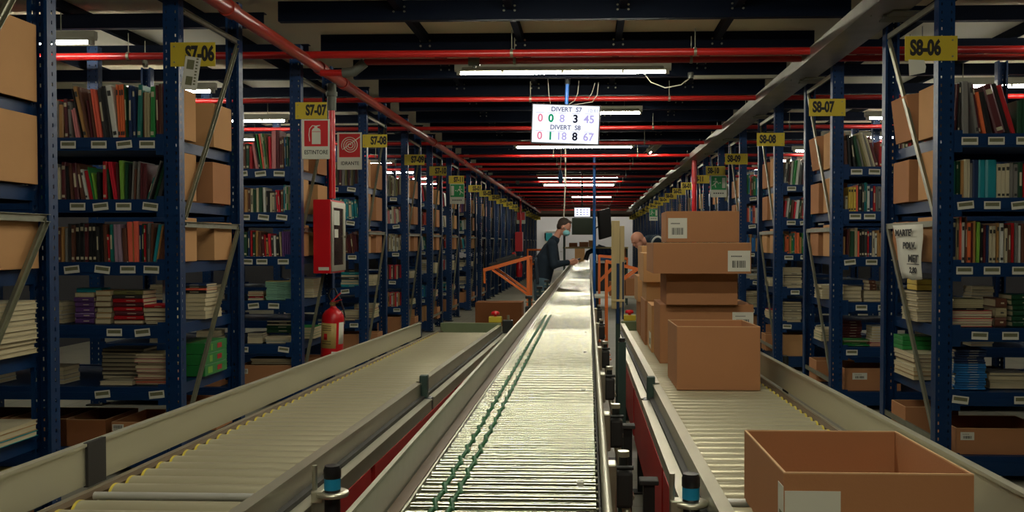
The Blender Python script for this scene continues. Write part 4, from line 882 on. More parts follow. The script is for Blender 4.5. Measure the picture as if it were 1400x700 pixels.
# guard posts on the outer rail of the right conveyor
for i, y in enumerate((4.55, 6.6)):
    t = thing('rail_post', ['small round dark post outside the guard of the right conveyor, nearer one', 'small round dark post outside the guard of the right conveyor, farther one'][i], 'bracket', (0.935, y, 0)); z = zside(y)
    MB().cyl((0, 0, z-0.15), (0, 0, z+0.13), 0.014, 'darksteel', 12).build('post', t); MB().cbox(-0.05, 0.02, -0.03, 0.03, z-0.10, z-0.06, 'darksteel', 0.004).build('clamp_block', t)
# emergency stops
def estop(label, x, y, z):
    t = thing('emergency_stop', label, 'button', (x, y, z))
    MB().cbox(-0.055, 0.055, -0.04, 0.04, 0, 0.05, 'signyellow2' if 'signyellow2' in M else 'signyellow', 0.006).build('yellow_box', t)
    MB().lathe([(0.014, 0.05), (0.014, 0.062), (0.036, 0.064), (0.038, 0.078), (0.030, 0.092), (0.010, 0.096)], (0, 0, 0), 'red', 20).build('red_knob', t)
    MB().cbox(0.06, 0.15, -0.02, 0.03, -0.10, 0.02, 'darksteel', 0.01).cyl((0.11, 0, 0), (0.11, 0, 0.06), 0.012, 'galv', 8).build('mounting_bracket', t)
estop('red knob on yellow box at the end of the left conveyor', -0.80, 8.12, zside(8.05)+0.056)
estop('red knob on yellow box at the end of the right conveyor behind cartons', 0.36, 8.42, zside(8.35)+0.056)

# ------------------------------------------------------------------ cartons on the right conveyor
def on(y): return zside(y)+0.0015
G = 'brown cartons on the right conveyor'
c = carton('open brown carton nearest the camera with blank-topped white label on its corner', (0.564, 1.863, on(2.1)), 0.366, 0.47, 0.168, 'card', True, rx=SL, group=G,
           stickers=[('plain', -0.181, 0.01, 0.108, 0.122), ('left', 0.0, 0.01, 0.05, 0.13)])
carton('open brown carton standing alone in front of the tall carton stack', (0.586, 4.31, on(4.55)), 0.374, 0.50, 0.288, 'card', True, rx=SL, group=G)
zb = on(5.7)
carton('wide brown carton at the base of the tall stack, label at its right edge', (0.67, 5.43, zb), 0.53, 0.50, 1.5-0.351-zb, 'card', False, rx=0, group=G, stickers=[('front', 0.145, 0.21, 0.118, 0.085)])
carton('brown carton with crushed right corner, second from the bottom of the tall stack', (0.637, 5.38, 1.5-0.350), 0.40, 0.45, 0.180, 'card', False, group=G)
carton('widest brown carton of the stack with white label at its right end', (0.622, 5.25, 1.5-0.169), 0.534, 0.60, 0.170, 'card', True, group=G, stickers=[('front', 0.14, 0.012, 0.122, 0.114)])
carton('topmost brown carton of the tall stack with white label at its left end', (0.627, 5.27, 1.5+0.0025), 0.40, 0.36, 0.172, 'card', False, group=G, stickers=[('front', -0.19, 0.022, 0.104, 0.112)])
carton('brown carton behind the tall stack with a white label low on its left side', (0.60, 6.08, on(6.3)), 0.40, 0.42, 0.30, 'card2', False, group=G, stickers=[('left', 0.05, 0.02, 0.18, 0.1)])
S2 = [(6.62, 0.31, 0.60, 0.0), (6.62, 0.13, 0.61, 0.0), (6.55, 0.20, 0.585, 0.0)]
z = on(6.9)
for i, (y, h, x, r) in enumerate(S2):
    carton('tan carton seen edge-on in the second stack, %s' % ['bottom one', 'thin middle one', 'top one'][i], (x, y, z), 0.42, 0.55, h, ['card', 'card2', 'card2'][i], False, group=G); z += h+0.001
z = on(7.8)
for i, (y, h, x) in enumerate([(7.45, 0.27, 0.62), (7.40, 0.20, 0.60), (7.42, 0.235, 0.63)]):
    carton('tan carton in the third and farthest stack, %s' % ['bottom one', 'middle one sticking out left', 'top one below the bald man'][i], (x, y, z), 0.44, 0.55, h, ['card', 'card2', 'card2'][i], False, group=G); z += h+0.001
carton('small brown carton standing at the far end of the middle conveyor', (-0.31, 32.5, ZC+0.001), 0.34, 0.4, 0.50, 'card2', False)
carton('large brown carton with rounded corners on the floor behind the left conveyor end', (-1.62, 17.0, 0.001), 0.84, 0.5, 0.43, 'card3', False)

# ------------------------------------------------------------------ hydrant cabinet, extinguisher and fire signs
t = thing('hydrant_cabinet', 'tall red hydrant cabinet with a narrow glazed door facing the aisle', 'cabinet', (-2.60, 8.88, 1.21))
MB().cbox(0, 0.165, 0, 0.52, 0, 0.70, 'red', 0.006).box(-0.0, 0.03, 0.1, 0.4, -0.004, 0.70, 'red').build('cabinet_body', t)
dr = MB()
for a in ((0.012, 0.075, 0.02, 0.68), (0.445, 0.508, 0.02, 0.68), (0.075, 0.445, 0.02, 0.075), (0.075, 0.445, 0.625, 0.68)): dr.box(0.166, 0.178, a[0], a[1], a[2], a[3], 'alu')
dr = dr.build('door', t)
MB().box(0.168, 0.172, 0.075, 0.445, 0.075, 0.625, 'glass').build('glass_pane', dr)
MB().box(0.172, 0.1735, 0.12, 0.25, 0.34, 0.42, 'paper').box(0.172, 0.1735, 0.10, 0.30, 0.46, 0.60, 'signwhite').build('notice_sticker', dr)
MB().cyl((0.178, 0.47, 0.35), (0.192, 0.47, 0.35), 0.012, 'galv', 10).build('door_lock', dr)
st = MB().box(0.05, 0.15, -0.0015, -0.0002, 0.03, 0.06, 'paper').build('small_sticker', t)
t = thing('extinguisher', 'red fire extinguisher with gold label hanging on rack S7-07 below the hydrant cabinet', 'fire extinguisher', (-2.485, 9.08, 0.33)); t.rotation_euler = (0, R(2), R(6))
MB().lathe([(0.075, 0.0), (0.098, 0.012), (0.106, 0.035), (0.106, 0.44), (0.100, 0.475), (0.080, 0.51), (0.045, 0.535), (0.030, 0.545), (0.030, 0.56)], (0, 0, 0), 'red', 32).build('cylinder', t)
def wrap(mb, r, a0, a1, z0, z1, m, n=10):
    V = []; 
    for k in range(n+1):
        a = R(a0+(a1-a0)*k/n)
        for rr in (r, r+0.0012):
            for z in (z0, z1): V.append((rr*math.cos(a), rr*math.sin(a), z))
    F = []
    for k in range(n):
        o = k*4; F += [(o+2, o+6, o+7, o+3), (o, o+1, o+5, o+4), (o+1, o+3, o+7, o+5), (o, o+4, o+6, o+2)]
    mb.add(V, F, m, True); return mb
lb_ = wrap(MB(), 0.1062, -150, -62, 0.16, 0.40, 'gold').build('gold_label', t)
mb = wrap(MB(), 0.1075, -128, -108, 0.24, 0.30, 'signred')
for z in (0.20, 0.225, 0.33, 0.35, 0.37): wrap(mb, 0.1075, -140, -88, z, z+0.006, 'brown2' if 'brown2' in M else 'brownstrip')
mb.build('label_print', lb_)
wrap(MB(), 0.1062, -48, -8, 0.20, 0.41, 'paper').build('white_label', t)
wrap(MB(), 0.1062, -84, -30, 0.06, 0.13, 'paper').build('inspection_tag', t)
MB().cyl((0, 0, 0.555), (0, 0, 0.60), 0.022, 'brass', 14).cyl((0.0, 0, 0.585), (0.05, -0.01, 0.60), 0.008, 'brass', 8).cyl((-0.01, -0.03, 0.585), (-0.01, -0.055, 0.585), 0.018, 'brass', 14).build('valve', t)
MB().bar((-0.02, 0, 0.60), (0.07, -0.01, 0.69), 0.022, 0.012, 'red').bar((-0.02, 0, 0.595), (0.08, -0.01, 0.625), 0.022, 0.008, 'red').build('squeeze_handle', t)
MB().tube([(-0.02, 0, 0.59), (-0.05, 0, 0.66), (-0.03, -0.01, 0.72), (0.01, -0.01, 0.73), (0.045, 0, 0.66), (0.09, 0.02, 0.55), (0.113, 0.02, 0.45)], 0.009, 'black', 8).build('hose', t)
MB().box(-0.10, 0.10, 0.11, 0.118, 0.38, 0.44, 'galv').box(-0.16, -0.10, 0.105, 0.115, 0.40, 0.42, 'galv').build('wall_hook', t)

def rrect(mb, x0, x1, z0, z1, m, y=-0.004): mb.box(x0, x1, y-0.0006, y, z0, z1, m)
t = thing('fire_sign', 'fire extinguisher sign lettered ESTINTORE hanging under sign S7-07', 'sign', (-2.475, 8.555, 2.62))
MB().box(-0.127, 0.127, -0.003, 0, -0.36, 0.0, 'signwhite').build('plate', t)
p = MB(); rrect(p, -0.105, 0.112, -0.245, -0.012, 'signred', -0.003); p.build('red_field', t)
p = MB()
p.prism([(-0.035, -0.225), (0.045, -0.225), (0.045, -0.10), (0.035, -0.085), (0.015, -0.078), (0.015, -0.066), (0.040, -0.060), (0.040, -0.052), (0.0, -0.058), (-0.012, -0.066), (-0.012, -0.078), (-0.025, -0.085), (-0.035, -0.10)], -0.0048, -0.0036, 'signwhite')
p.tube([(-0.005, -0.0045, -0.06), (-0.03, -0.0045, -0.058), (-0.055, -0.0045, -0.085), (-0.062, -0.0045, -0.14), (-0.055, -0.0045, -0.20)], 0.004, 'signwhite', 6)
p.box(-0.033, 0.043, -0.0055, -0.0047, -0.115, -0.110, 'signred')
p.build('pictogram', t)
text('lettering', 'ESTINTORE', 0.052, (0.003, -0.0036, -0.300), FACE, 'ink', t, 0.0006, 0.82)
t = thing('fire_sign', 'hydrant sign lettered IDRANTE with a spiral, behind the red riser pipe', 'sign', (-2.51, 9.93, 2.66))
MB().box(-0.135, 0.125, -0.003, 0, -0.39, 0.0, 'signwhite').build('plate', t)
p = MB(); rrect(p, -0.115, 0.108, -0.26, -0.015, 'signred', -0.003); p.build('red_field', t)
pts = []
for k in range(76): a = k*0.30; rr = 0.010+0.0036*a; pts.append((rr*math.cos(a)-0.0, -0.0045, -0.135+rr*math.sin(a)))
pts.append((0.11, -0.0045, -0.045))
MB().tube(pts, 0.0045, 'signwhite', 6).build('spiral', t)
text('lettering', 'IDRANTE', 0.052, (0.0, -0.0036, -0.325), FACE, 'ink', t, 0.0006, 0.9)
def exitsign(label, x, y, z, s=1.0, flip=False):
    t = thing('exit_sign', label, 'sign', (x, y, z)); t.scale = (s, s, s)
    MB().box(-0.14, 0.14, -0.003, 0, -0.38, 0, 'signwhite').build('plate', t)
    p = MB(); rrect(p, -0.13, 0.13, -0.25, -0.01, 'signgreen', -0.003); p.build('green_field', t)
    f = -1 if flip else 1
    p = MB()
    def bx(a, b, c, d): a, b = sorted((a*f, b*f)); p.box(a, b, -0.0048, -0.0036, c, d, 'signwhite')
    bx(-0.115, -0.06, -0.22, -0.04); bx(-0.04, -0.01, -0.135, -0.12)
    for a, b, w_ in (((0.03, -0.10), (0.075, -0.15), 0.022), ((0.03, -0.10), (-0.0, -0.15), 0.012), ((0.045, -0.09), (0.10, -0.11), 0.012), ((0.075, -0.15), (0.115, -0.18), 0.014), ((0.07, -0.15), (0.05, -0.21), 0.014)):
        p.bar((a[0]*f, -0.0042, a[1]), (b[0]*f, -0.0042, b[1]), 0.0012, w_, 'signwhite', up=(0, 0, 1)) if False else p.bar((a[0]*f, -0.0042, a[1]), (b[0]*f, -0.0042, b[1]), w_, 0.0012, 'signwhite', up=(0, 1, 0))
    p.cyl((0.055*f, -0.0048, -0.06), (0.055*f, -0.0036, -0.06), 0.017, 'signwhite', 12)
    p.build('running_figure', t)
    q = MB()
    for k in range(5): q.box(-0.09+0.038*k, -0.065+0.038*k, -0.0045, -0.003, -0.32, -0.30, 'ink')
    q.build('small_print', t)
exitsign('green emergency exit sign hanging under sign S7-11', -2.50, 18.0, 2.62)
exitsign('green emergency exit sign hanging under sign S8-10', 2.16, 15.96, 2.62, 0.95, True)
exitsign('small far green emergency exit sign on the right racks near the bald man', 2.10, 31.0, 2.60, 1, True)
t = thing('fire_sign', 'small far red extinguisher sign on the left racks', 'sign', (-2.42, 33.86, 2.60))
MB().box(-0.16, 0.16, -0.003, 0, -0.42, 0, 'signwhite').build('plate', t)
p = MB(); rrect(p, -0.14, 0.14, -0.29, -0.01, 'signred', -0.003); p.box(-0.03, 0.03, -0.005, -0.0036, -0.25, -0.08, 'signwhite'); p.build('red_field', t)
t = thing('hydrant_cabinet', 'small far red cabinet and pipe below the far red sign on the left racks', 'cabinet', (-2.42, 33.2, 0))
MB().cbox(-0.16, 0.10, 0, 0.4, 1.20, 1.88, 'red', 0.01).build('cabinet_body', t)
MB().cyl((0.02, 0.2, 1.88), (0.02, 0.2, 3.05), 0.04, 'red', 12).build('pipe', t)
t = thing('extinguisher', 'tiny far red extinguisher below the far red cabinet', 'fire extinguisher', (-2.44, 33.3, 0.30))
MB().lathe([(0.08, 0), (0.11, 0.03), (0.11, 0.45), (0.06, 0.52), (0.03, 0.56)], (0, 0, 0), 'red', 20).build('cylinder', t)
MB().cyl((0, 0, 0.56), (0, 0, 0.62), 0.03, 'black', 10).build('valve', t)

# ------------------------------------------------------------------ hanging screen
t = thing('hanging_screen', 'large hanging screen showing DIVERT S7 and DIVERT S8 counts', 'screen', (-0.262, 10.66, 2.822)); t.rotation_euler = (R(3), R(2.6), R(-3))
MB().cbox(-0.385, 0.385, 0, 0.05, -0.225, 0.225, 'black', 0.006).cbox(-0.2, 0.2, 0.05, 0.08, -0.12, 0.12, 'black', 0.01).build('casing', t)
MB().box(-0.372, 0.372, -0.002, -0.0002, -0.205, 0.212, 'screen').build('display', t)
def st(body, size, x, z, m, sx=1.0, b=0.002): text('display_text', body, size*1.15, (x, -0.003, z), FACE, m, t, b, sx)
st('DIVERT  S7', 0.062, 0.005, 0.165, 'scr_grey', 1.0, 0.0015); st('10:41', 0.052, 0.30, 0.160, 'scr_pale', 0.9, 0.0)
st('DIVERT  S8', 0.062, 0.0, -0.035, 'scr_grey', 1.0, 0.0015)
for z, v in ((0.062, ('0', '0', '8', '3', '45')), (-0.135, ('0', '1', '18', '8', '67'))):
    for x, c, b, wd in ((-0.285, 'scr_pink', 0.0025, 0), (-0.165, 'scr_green', 0.004, 1), (-0.04, 'scr_lilac', 0.001, 2), (0.11, 'scr_black', 0.004, 3), (0.262, 'scr_lilac', 0.002, 4)):
        st(v[wd], 0.105, x, z, c, 1.0, b)
p = MB()
for z in (0.125, -0.078):
    for x in (-0.29, -0.165, -0.04, 0.11, 0.26): p.box(x-0.045, x+0.045, -0.0035, -0.003, z-0.003, z+0.002, 'scr_pale')
p.build('column_caption', t)
MB().cyl((0.0, 0.03, 0.2), (0.0, 0.03, 0.50), 0.021, 'poleblue', 16).cyl((0.0, 0.03, 0.45), (0.0, 0.03, 0.52), 0.03, 'darksteel', 16).build('pole', t)
MB().tube([(0.02, 0.03, 0.22), (0.09, 0.03, 0.27), (0.12, 0.02, 0.35), (0.13, 0.02, 0.49)], 0.004, 'cable', 6).tube([(0.04, 0.03, 0.22), (0.16, 0.0, 0.235), (0.29, 0.0, 0.26), (0.34, 0.0, 0.34), (0.35, 0.0, 0.48)], 0.005, 'cable', 6).tube([(-0.18, 0.03, 0.22), (-0.2, 0.02, 0.32), (-0.22, 0.02, 0.5)], 0.004, 'cable', 6).tube([(0.2, 0.03, 0.30), (0.24, 0.03, 0.29), (0.28, 0.02, 0.36), (0.31, 0.0, 0.47)], 0.004, 'cable', 6).build('hanging_cable', t)

# ------------------------------------------------------------------ poles, stands, boards
t = thing('blue_pole', 'slim bright blue pole rising beside the middle conveyor up to the ceiling', 'pole', (0.115, 20.2, 0))
MB().cyl((0, 0, 0.012), (0, 0, 3.31), 0.032, 'poleblue', 14).build('pole', t); MB().cbox(-0.06, 0.06, -0.06, 0.06, 0, 0.012, 'poleblue', 0.003).build('base_plate', t)
t = thing('pendant_plug', 'small blue plug hanging on a thin cable left of the blue pole', 'plug', (-0.48, 16.1, 0))
MB().tube([(0, 0, 3.31), (0.01, 0, 3.0), (0, 0, 2.72)], 0.008, 'cable', 6).build('cable', t)
MB().lathe([(0.02, 2.52), (0.04, 2.53), (0.045, 2.60), (0.035, 2.66), (0.015, 2.73)], (0, 0, 0), 'bk_blue', 14).build('plug', t)
t = thing('hanging_cable', 'thin grey conduit hanging straight down above the standing man', 'cable', (-0.45, 18.2, 0))
MB().tube([(0, 0, 3.31), (0.005, 0, 2.7), (-0.03, 0, 1.95)], 0.014, 'cable', 8).build('conduit', t); MB().cyl((-0.03, 0, 1.90), (-0.03, 0, 1.96), 0.02, 'cable', 8).build('conduit_end', t)
t = thing('timber_post', 'pair of pale upright boards strapped to a dark green post between the conveyors', 'board', (0.198, 6.5, 0))
MB().cbox(-0.044, 0.012, -0.022, 0.0, 1.05, 1.650, 'wood', 0.003).build('board', t)
MB().cbox(0.013, 0.044, -0.018, 0.0, 1.06, 1.615, 'wood', 0.003).build('board', t)
MB().cbox(-0.014, 0.018, 0.0, 0.035, 0.012, 1.60, 'greenframe', 0.003).cbox(-0.07, 0.07, -0.04, 0.08, 0, 0.012, 'darksteel', 0.002).build('steel_post', t)
MB().cbox(-0.010, 0.010, -0.030, -0.022, 0.95, 1.36, 'upright', 0.002).box(0.030, 0.040, -0.024, -0.018, 0.98, 1.37, 'shelfblue').build('blue_strip', t)
MB().cbox(-0.044, 0.044, -0.032, 0.037, 1.10, 1.115, 'wood', 0.001).build('strap', t)

def orange_stand(label, x, y, s, L, zt, drop, depth=0.45):
    t = thing('orange_stand', label, 'stand', (x, y, 0))
    for dy in (0, depth):
        MB().box(-0.016, 0.016, dy-0.016, dy+0.016, 0.012, zt, 'orange').cbox(-0.06, 0.06, dy-0.06, dy+0.06, 0, 0.012, 'orange', 0.002).build('post', t)
        MB().bar((0, dy, zt-0.01), (s*L, dy, zt-drop), 0.03, 0.036, 'orange').build('sloping_arm', t)
        MB().bar((0, dy, zt-0.40), (s*L*0.82, dy, zt-drop*0.82-0.02), 0.024, 0.024, 'orange').build('brace', t)
    MB().bar((0, 0, zt-0.02), (0, depth, zt-0.02), 0.03, 0.03, 'orange').bar((s*L, 0, zt-drop), (s*L, depth, zt-drop), 0.03, 0.03, 'orange').cyl((s*L, 0, zt-drop), (s*L, 0, zt-drop-0.14), 0.012, 'orange', 8).build('cross_bar', t)
    return t
orange_stand('orange tubular stand with sloping arms left of the middle conveyor', -0.635, 9.95, -1, 0.46, 1.355, 0.14)
orange_stand('orange tubular stand right of the middle conveyor, seen behind the timber boards', 0.23, 12.2, 1, 0.46, 1.27, 0.13, 0.5)
orange_stand('farther orange tubular stand close to the blue pole', 0.16, 14.4, 1, 0.42, 1.31, 0.05, 0.5)
# handheld scanner resting on the left stand arms
t = thing('barcode_scanner', 'black handheld scanner lying on the arms of the left orange stand', 'scanner', (-0.86, 10.05, 1.312)); t.rotation_euler = (0, R(-17), 0)
MB().cbox(-0.12, 0.10, -0.04, 0.04, 0, 0.05, 'black', 0.012).build('scanner_body', t); MB().cbox(-0.20, -0.10, -0.03, 0.03, 0.0, 0.028, 'black', 0.008).build('scanner_grip', t)
MB().cbox(0.07, 0.105, -0.03, 0.03, 0.03, 0.065, 'redpipe', 0.004).build('scanner_head', t)
t = thing('scanner_rest', 'thin dark tray bridging the arms of the left orange stand', 'tray', (-0.86, 9.95, 1.281)); t.rotation_euler = (0, R(-17), 0)
MB().cbox(-0.16, 0.16, 0.0, 0.45, 0.022, 0.030, 'darksteel', 0.002).build('tray', t); MB().box(-0.16, 0.16, 0.0, 0.006, 0.03, 0.04, 'darksteel').build('lip', t)
# dark jacket hung on the left stand post
t = thing('black_cloth', 'black cloth hanging from the top of the left orange stand post', 'cloth', (-0.60, 10.35, 1.33))
V = []; F = []
for j in range(7):
    for i in range(5): V.append((0.01+0.02*math.sin(i*1.5)+0.035*j/6*(0.5+0.2*i), -0.05+0.03*i, -0.28*j/6+0.01*math.sin(i)))
for j in range(6):
    for i in range(4): F.append((j*5+i, j*5+i+1, (j+1)*5+i+1, (j+1)*5+i))
mb = MB(); mb.add(V, F, 'sweater', True); o = mb.build('cloth', t); sm = o.modifiers.new('t', 'SOLIDIFY'); sm.thickness = 0.008
MB().cyl((0, 0, -0.02), (0.03, 0, -0.02), 0.008, 'galv', 8).build('hook', t)

# far orange safety rail
t = thing('safety_rail', 'small far orange safety rail in front of the grey back wall', 'rail', (-2.45, 38.0, 0))
for x in (0.0, 0.75): MB().cyl((x, 0, 0.01), (x, 0, 1.25), 0.04, 'orange', 10).cyl((x, 0, 0), (x, 0, 0.01), 0.09, 'orange', 12).build('post', t)
for z in (1.22, 0.65): MB().cyl((0, 0, z), (0.75, 0, z), 0.04, 'orange', 10).build('rail', t)
t = thing('wall_notice', 'small teal notice on the grey back wall left of the standing man', 'notice', (-2.42, YB-0.06, 1.62)); 
MB().box(-0.0, 0.42, -0.01, 0, 0.0, 0.42, 'teal').build('teal_panel', t); MB().box(0.06, 0.36, -0.012, -0.01, -0.75, -0.05, 'paper').build('white_sheet', t)

# ------------------------------------------------------------------ far packing station
t = thing('packing_bench', 'far packing bench with a green-grey back board between the blue pole and the standing man', 'workbench', (0.0, 23.0, 0))
MB().cbox(-0.42, 0.18, 0.6, 0.64, 1.70, 2.12, 'board', 0.01).build('back_board', t)
MB().cbox(-0.63, 0.95, 0, 0.7, 1.36, 1.40, 'wood', 0.004).build('upper_shelf', t)
MB().cbox(0.16, 0.95, -0.05, 0.7, 1.03, 1.07, 'paper', 0.004).build('worktop', t)
for x in (0.16, 0.92):
    for y in (0.0, 0.66): MB().box(x-0.02, x+0.02, y-0.02, y+0.02, 0, 2.1 if y > 0.5 and x < 0.5 else 1.36, 'greenframe').build('leg', t)
for x in (-0.60,):
    for y in (0.0, 0.66): MB().box(x-0.02, x+0.02, y-0.02, y+0.02, 0, 1.7, 'greenframe').build('leg', t)
MB().box(0.18, 0.9, 0.6, 0.64, 0.3, 1.0, 'black').build('rear_panel', t)
for i, (x, w_, h, m) in enumerate(((-0.12, 0.22, 0.12, 'card'), (0.07, 0.15, 0.16, 'card2'), (0.62, 0.12, 0.30, 'card'), (-0.38, 0.2, 0.1, 'card3'))):
    carton('small brown carton on the far packing bench, %s' % ['widest one in the middle', 'one against the blue pole', 'tall one at the right end', 'flat one at the left end'][i], (x, 23.15, 1.401), w_, 0.2, h, m, False, group='cartons on the far packing bench')
for i in range(3):
    carton('flat brown carton stacked right of the timber boards, %s' % ['lowest', 'middle', 'topmost'][i], (0.95, 15.6, 1.05+0.13*i) if False else (0.86, 23.2, 1.071+0.10*i), 0.16, 0.2, 0.098, 'card', False, group='flat cartons on the far worktop')
t = thing('blue_crate', 'shallow blue crate on the far worktop right of the blue pole', 'crate', (0.45, 23.1, 1.071))
MB().box(-0.24, 0.24, 0, 0.3, 0, 0.01, 'bk_blue').box(-0.24, 0.24, 0, 0.01, 0.01, 0.12, 'bk_blue').box(-0.24, 0.24, 0.29, 0.3, 0.01, 0.12, 'bk_blue').box(-0.24, -0.23, 0.01, 0.29, 0.01, 0.12, 'bk_blue').box(0.23, 0.24, 0.01, 0.29, 0.01, 0.12, 'bk_blue').build('crate_body', t)
MB().cyl((-0.1, -0.006, 0.08), (0.1, -0.006, 0.08), 0.006, 'white', 8).build('handle', t)
t = thing('navy_jacket', 'crumpled navy jacket lying above the blue crate beside the blue pole', 'jacket', (0.34, 23.2, 1.20))
bm = bmesh.new(); bmesh.ops.create_icosphere(bm, subdivisions=4, radius=1)
for v in bm.verts:
    q = v.co.copy(); n = 1+0.18*math.sin(q.x*6+q.z*3)*math.cos(q.y*5)+0.08*math.sin(q.x*13)
    v.co = Vector((q.x*0.26*n, q.y*0.12*n, max(-0.004, 0.10+q.z*0.13*n-0.05*q.x)))
MB().bm(bm, 'bk_navy', None, True).build('jacket_body', t); MB().tube([(-0.2, -0.05, 0.14), (-0.36, -0.1, 0.06), (-0.42, -0.1, -0.12)], 0.06, 'black', 10).build('sleeve', t)
t = thing('monitor', 'black monitor seen edge-on on an arm right of the blue pole', 'monitor', (0.37, 22.4, 1.95)); t.rotation_euler = (0, R(-8), R(62))
MB().cbox(-0.30, 0.30, -0.03, 0.03, -0.34, 0.34, 'black', 0.012).build('screen_casing', t); MB().box(-0.28, 0.28, -0.034, -0.03, -0.32, 0.32, 'rubber').build('screen_glass', t)
MB().tube([(0, 0.03, 0), (-0.12, 0.2, -0.1), (-0.05, 0.3, -0.5), (0.02, 0.35, -0.6)], 0.02, 'black', 8).build('arm', t)
t = thing('small_display', 'small white far display hanging over the packing bench', 'screen', (-0.17, 24.0, 0))
MB().cbox(-0.20, 0.21, 0, 0.05, 2.14, 2.39, 'black', 0.01).build('casing', t); MB().box(-0.19, 0.20, -0.003, 0, 2.16, 2.38, 'screen').build('display', t)
p = MB()
for z in (2.33, 2.27, 2.21): 
    for x in (-0.12, -0.03, 0.05, 0.13): p.box(x-0.02, x+0.02, -0.005, -0.003, z-0.012, z+0.012, 'scr_lilac' if x > 0 else 'scr_grey')
p.build('display_text', t)
MB().cyl((0, 0.03, 2.39), (0, 0.03, 3.31), 0.02, 'darksteel', 10).build('hanger_pole', t)
t = thing('packing_table', 'low dark packing table below the orange stand right of the middle conveyor', 'table', (0.58, 13.4, 0))
MB().cbox(-0.5, 0.45, 0, 0.6, 0.72, 0.75, 'paper', 0.004).build('table_top', t)
for x in (-0.46, 0.41):
    for y in (0.04, 0.56): MB().box(x-0.02, x+0.02, y-0.02, y+0.02, 0, 0.72, 'darksteel').build('leg', t)
carton('open brown carton the bald man is reaching into', (0.72, 13.45, 0.751), 0.4, 0.3, 0.25, 'card', True)
carton('dark brown carton on the low packing table beside the orange stand', (0.40, 13.42, 0.751), 0.22, 0.3, 0.2, 'card3', False)
# ------------------------------------------------------------------ people: tapered limbs fused by voxel remesh into one surface
def limb_mesh(name, segs, balls, mat, voxel=0.009, smooth=6):
    """segs: (p0, p1, r0, r1[, squash]) ; balls: (centre, (rx, ry, rz), rot)"""
    mb = MB()
    def capsule(a, b, ra, rb):
        a = Vector(a); b = Vector(b); d = (b-a); L = d.length; d.normalize(); u = d.orthogonal().normalized(); w_ = d.cross(u)
        prof = []
        for k in range(7): t = -math.pi/2+math.pi/2*k/6; prof.append((ra*math.cos(t) if k else 0.0005, ra*math.sin(t)))
        for k in range(7): t = math.pi/2*k/6; prof.append((rb*math.cos(t) if k < 6 else 0.0005, L+rb*math.sin(t)))
        n = 16; V = [a+d*z+(u*math.cos(2*math.pi*q/n)+w_*math.sin(2*math.pi*q/n))*r for r, z in prof for q in range(n)]
        F = [(i*n+k, i*n+(k+1) % n, (i+1)*n+(k+1) % n, (i+1)*n+k) for i in range(len(prof)-1) for k in range(n)]
        F += [tuple(range(n))[::-1], tuple((len(prof)-1)*n+k for k in range(n))]
        mb.add(V, F, mat)
    for s in segs: capsule(*s[:4])
    for c, r3, rot in balls:
        bm = bmesh.new(); bmesh.ops.create_uvsphere(bm, u_segments=20, v_segments=14, radius=1)
        mm = Matrix.Translation(c) @ Euler([R(a) for a in rot]).to_matrix().to_4x4() @ Matrix.Diagonal((r3[0], r3[1], r3[2], 1))
        mb.bm(bm, mat, mm)
    o = mb.build('tmp')
    m = o.modifiers.new('r', 'REMESH'); m.mode = 'VOXEL'; m.voxel_size = voxel; m.use_smooth_shade = True
    if smooth: m2 = o.modifiers.new('s', 'SMOOTH'); m2.iterations = smooth; m2.factor = 0.5
    dg = bpy.context.evaluated_depsgraph_get(); me = bpy.data.meshes.new_from_object(o.evaluated_get(dg)); me.name = name
    bpy.data.objects.remove(o)
    me.materials.clear(); me.materials.append(M[mat])
    return me
def hand(wr, dirv, palmn, r=1.0):
    """palm and five fingers from the wrist; dirv along the forearm, palmn palm normal"""
    wr = Vector(wr); d = Vector(dirv).normalized(); n = Vector(palmn).normalized(); sd = d.cross(n).normalized()
    S = []; 
    for k in range(4):
        o = (k-1.5)*0.019; base = wr+d*0.085+sd*o; S.append((wr+d*0.01+sd*o*0.6, base, 0.015, 0.012))
        L = [0.034, 0.040, 0.037, 0.028][k]
        p1 = base+d*L*0.9+n*L*0.25; p2 = p1+d*L*0.45+n*L*0.55; p3 = p2+n*L*0.5-d*L*0.05
        S += [(base, p1, 0.0095, 0.009), (p1, p2, 0.009, 0.0085), (p2, p3, 0.0085, 0.0075)]
    tb = wr+d*0.025-sd*0.030; t1 = tb+d*0.03-sd*0.022+n*0.012; t2 = t1+d*0.028+n*0.014
    S += [(wr+d*0.01-sd*0.015, tb, 0.015, 0.013), (tb, t1, 0.012, 0.010), (t1, t2, 0.010, 0.008)]
    return S
def head_parts(c, fwd, up):
    """returns placement helper for a head centred at c"""
    f = Vector(fwd).normalized(); u = Vector(up); u = (u-f*u.dot(f)).normalized(); l = u.cross(f)
    mt = Matrix((f, l, u)).transposed().to_4x4(); mt.translation = Vector(c)
    return lambda x, y, z: tuple(mt @ Vector((x, y, z))), mt
def ball(mt, c, r, mat_rot=(0, 0, 0)):
    e = (mt.to_3x3()).to_euler(); return (tuple(mt @ Vector(c)), r, tuple(math.degrees(a) for a in e))

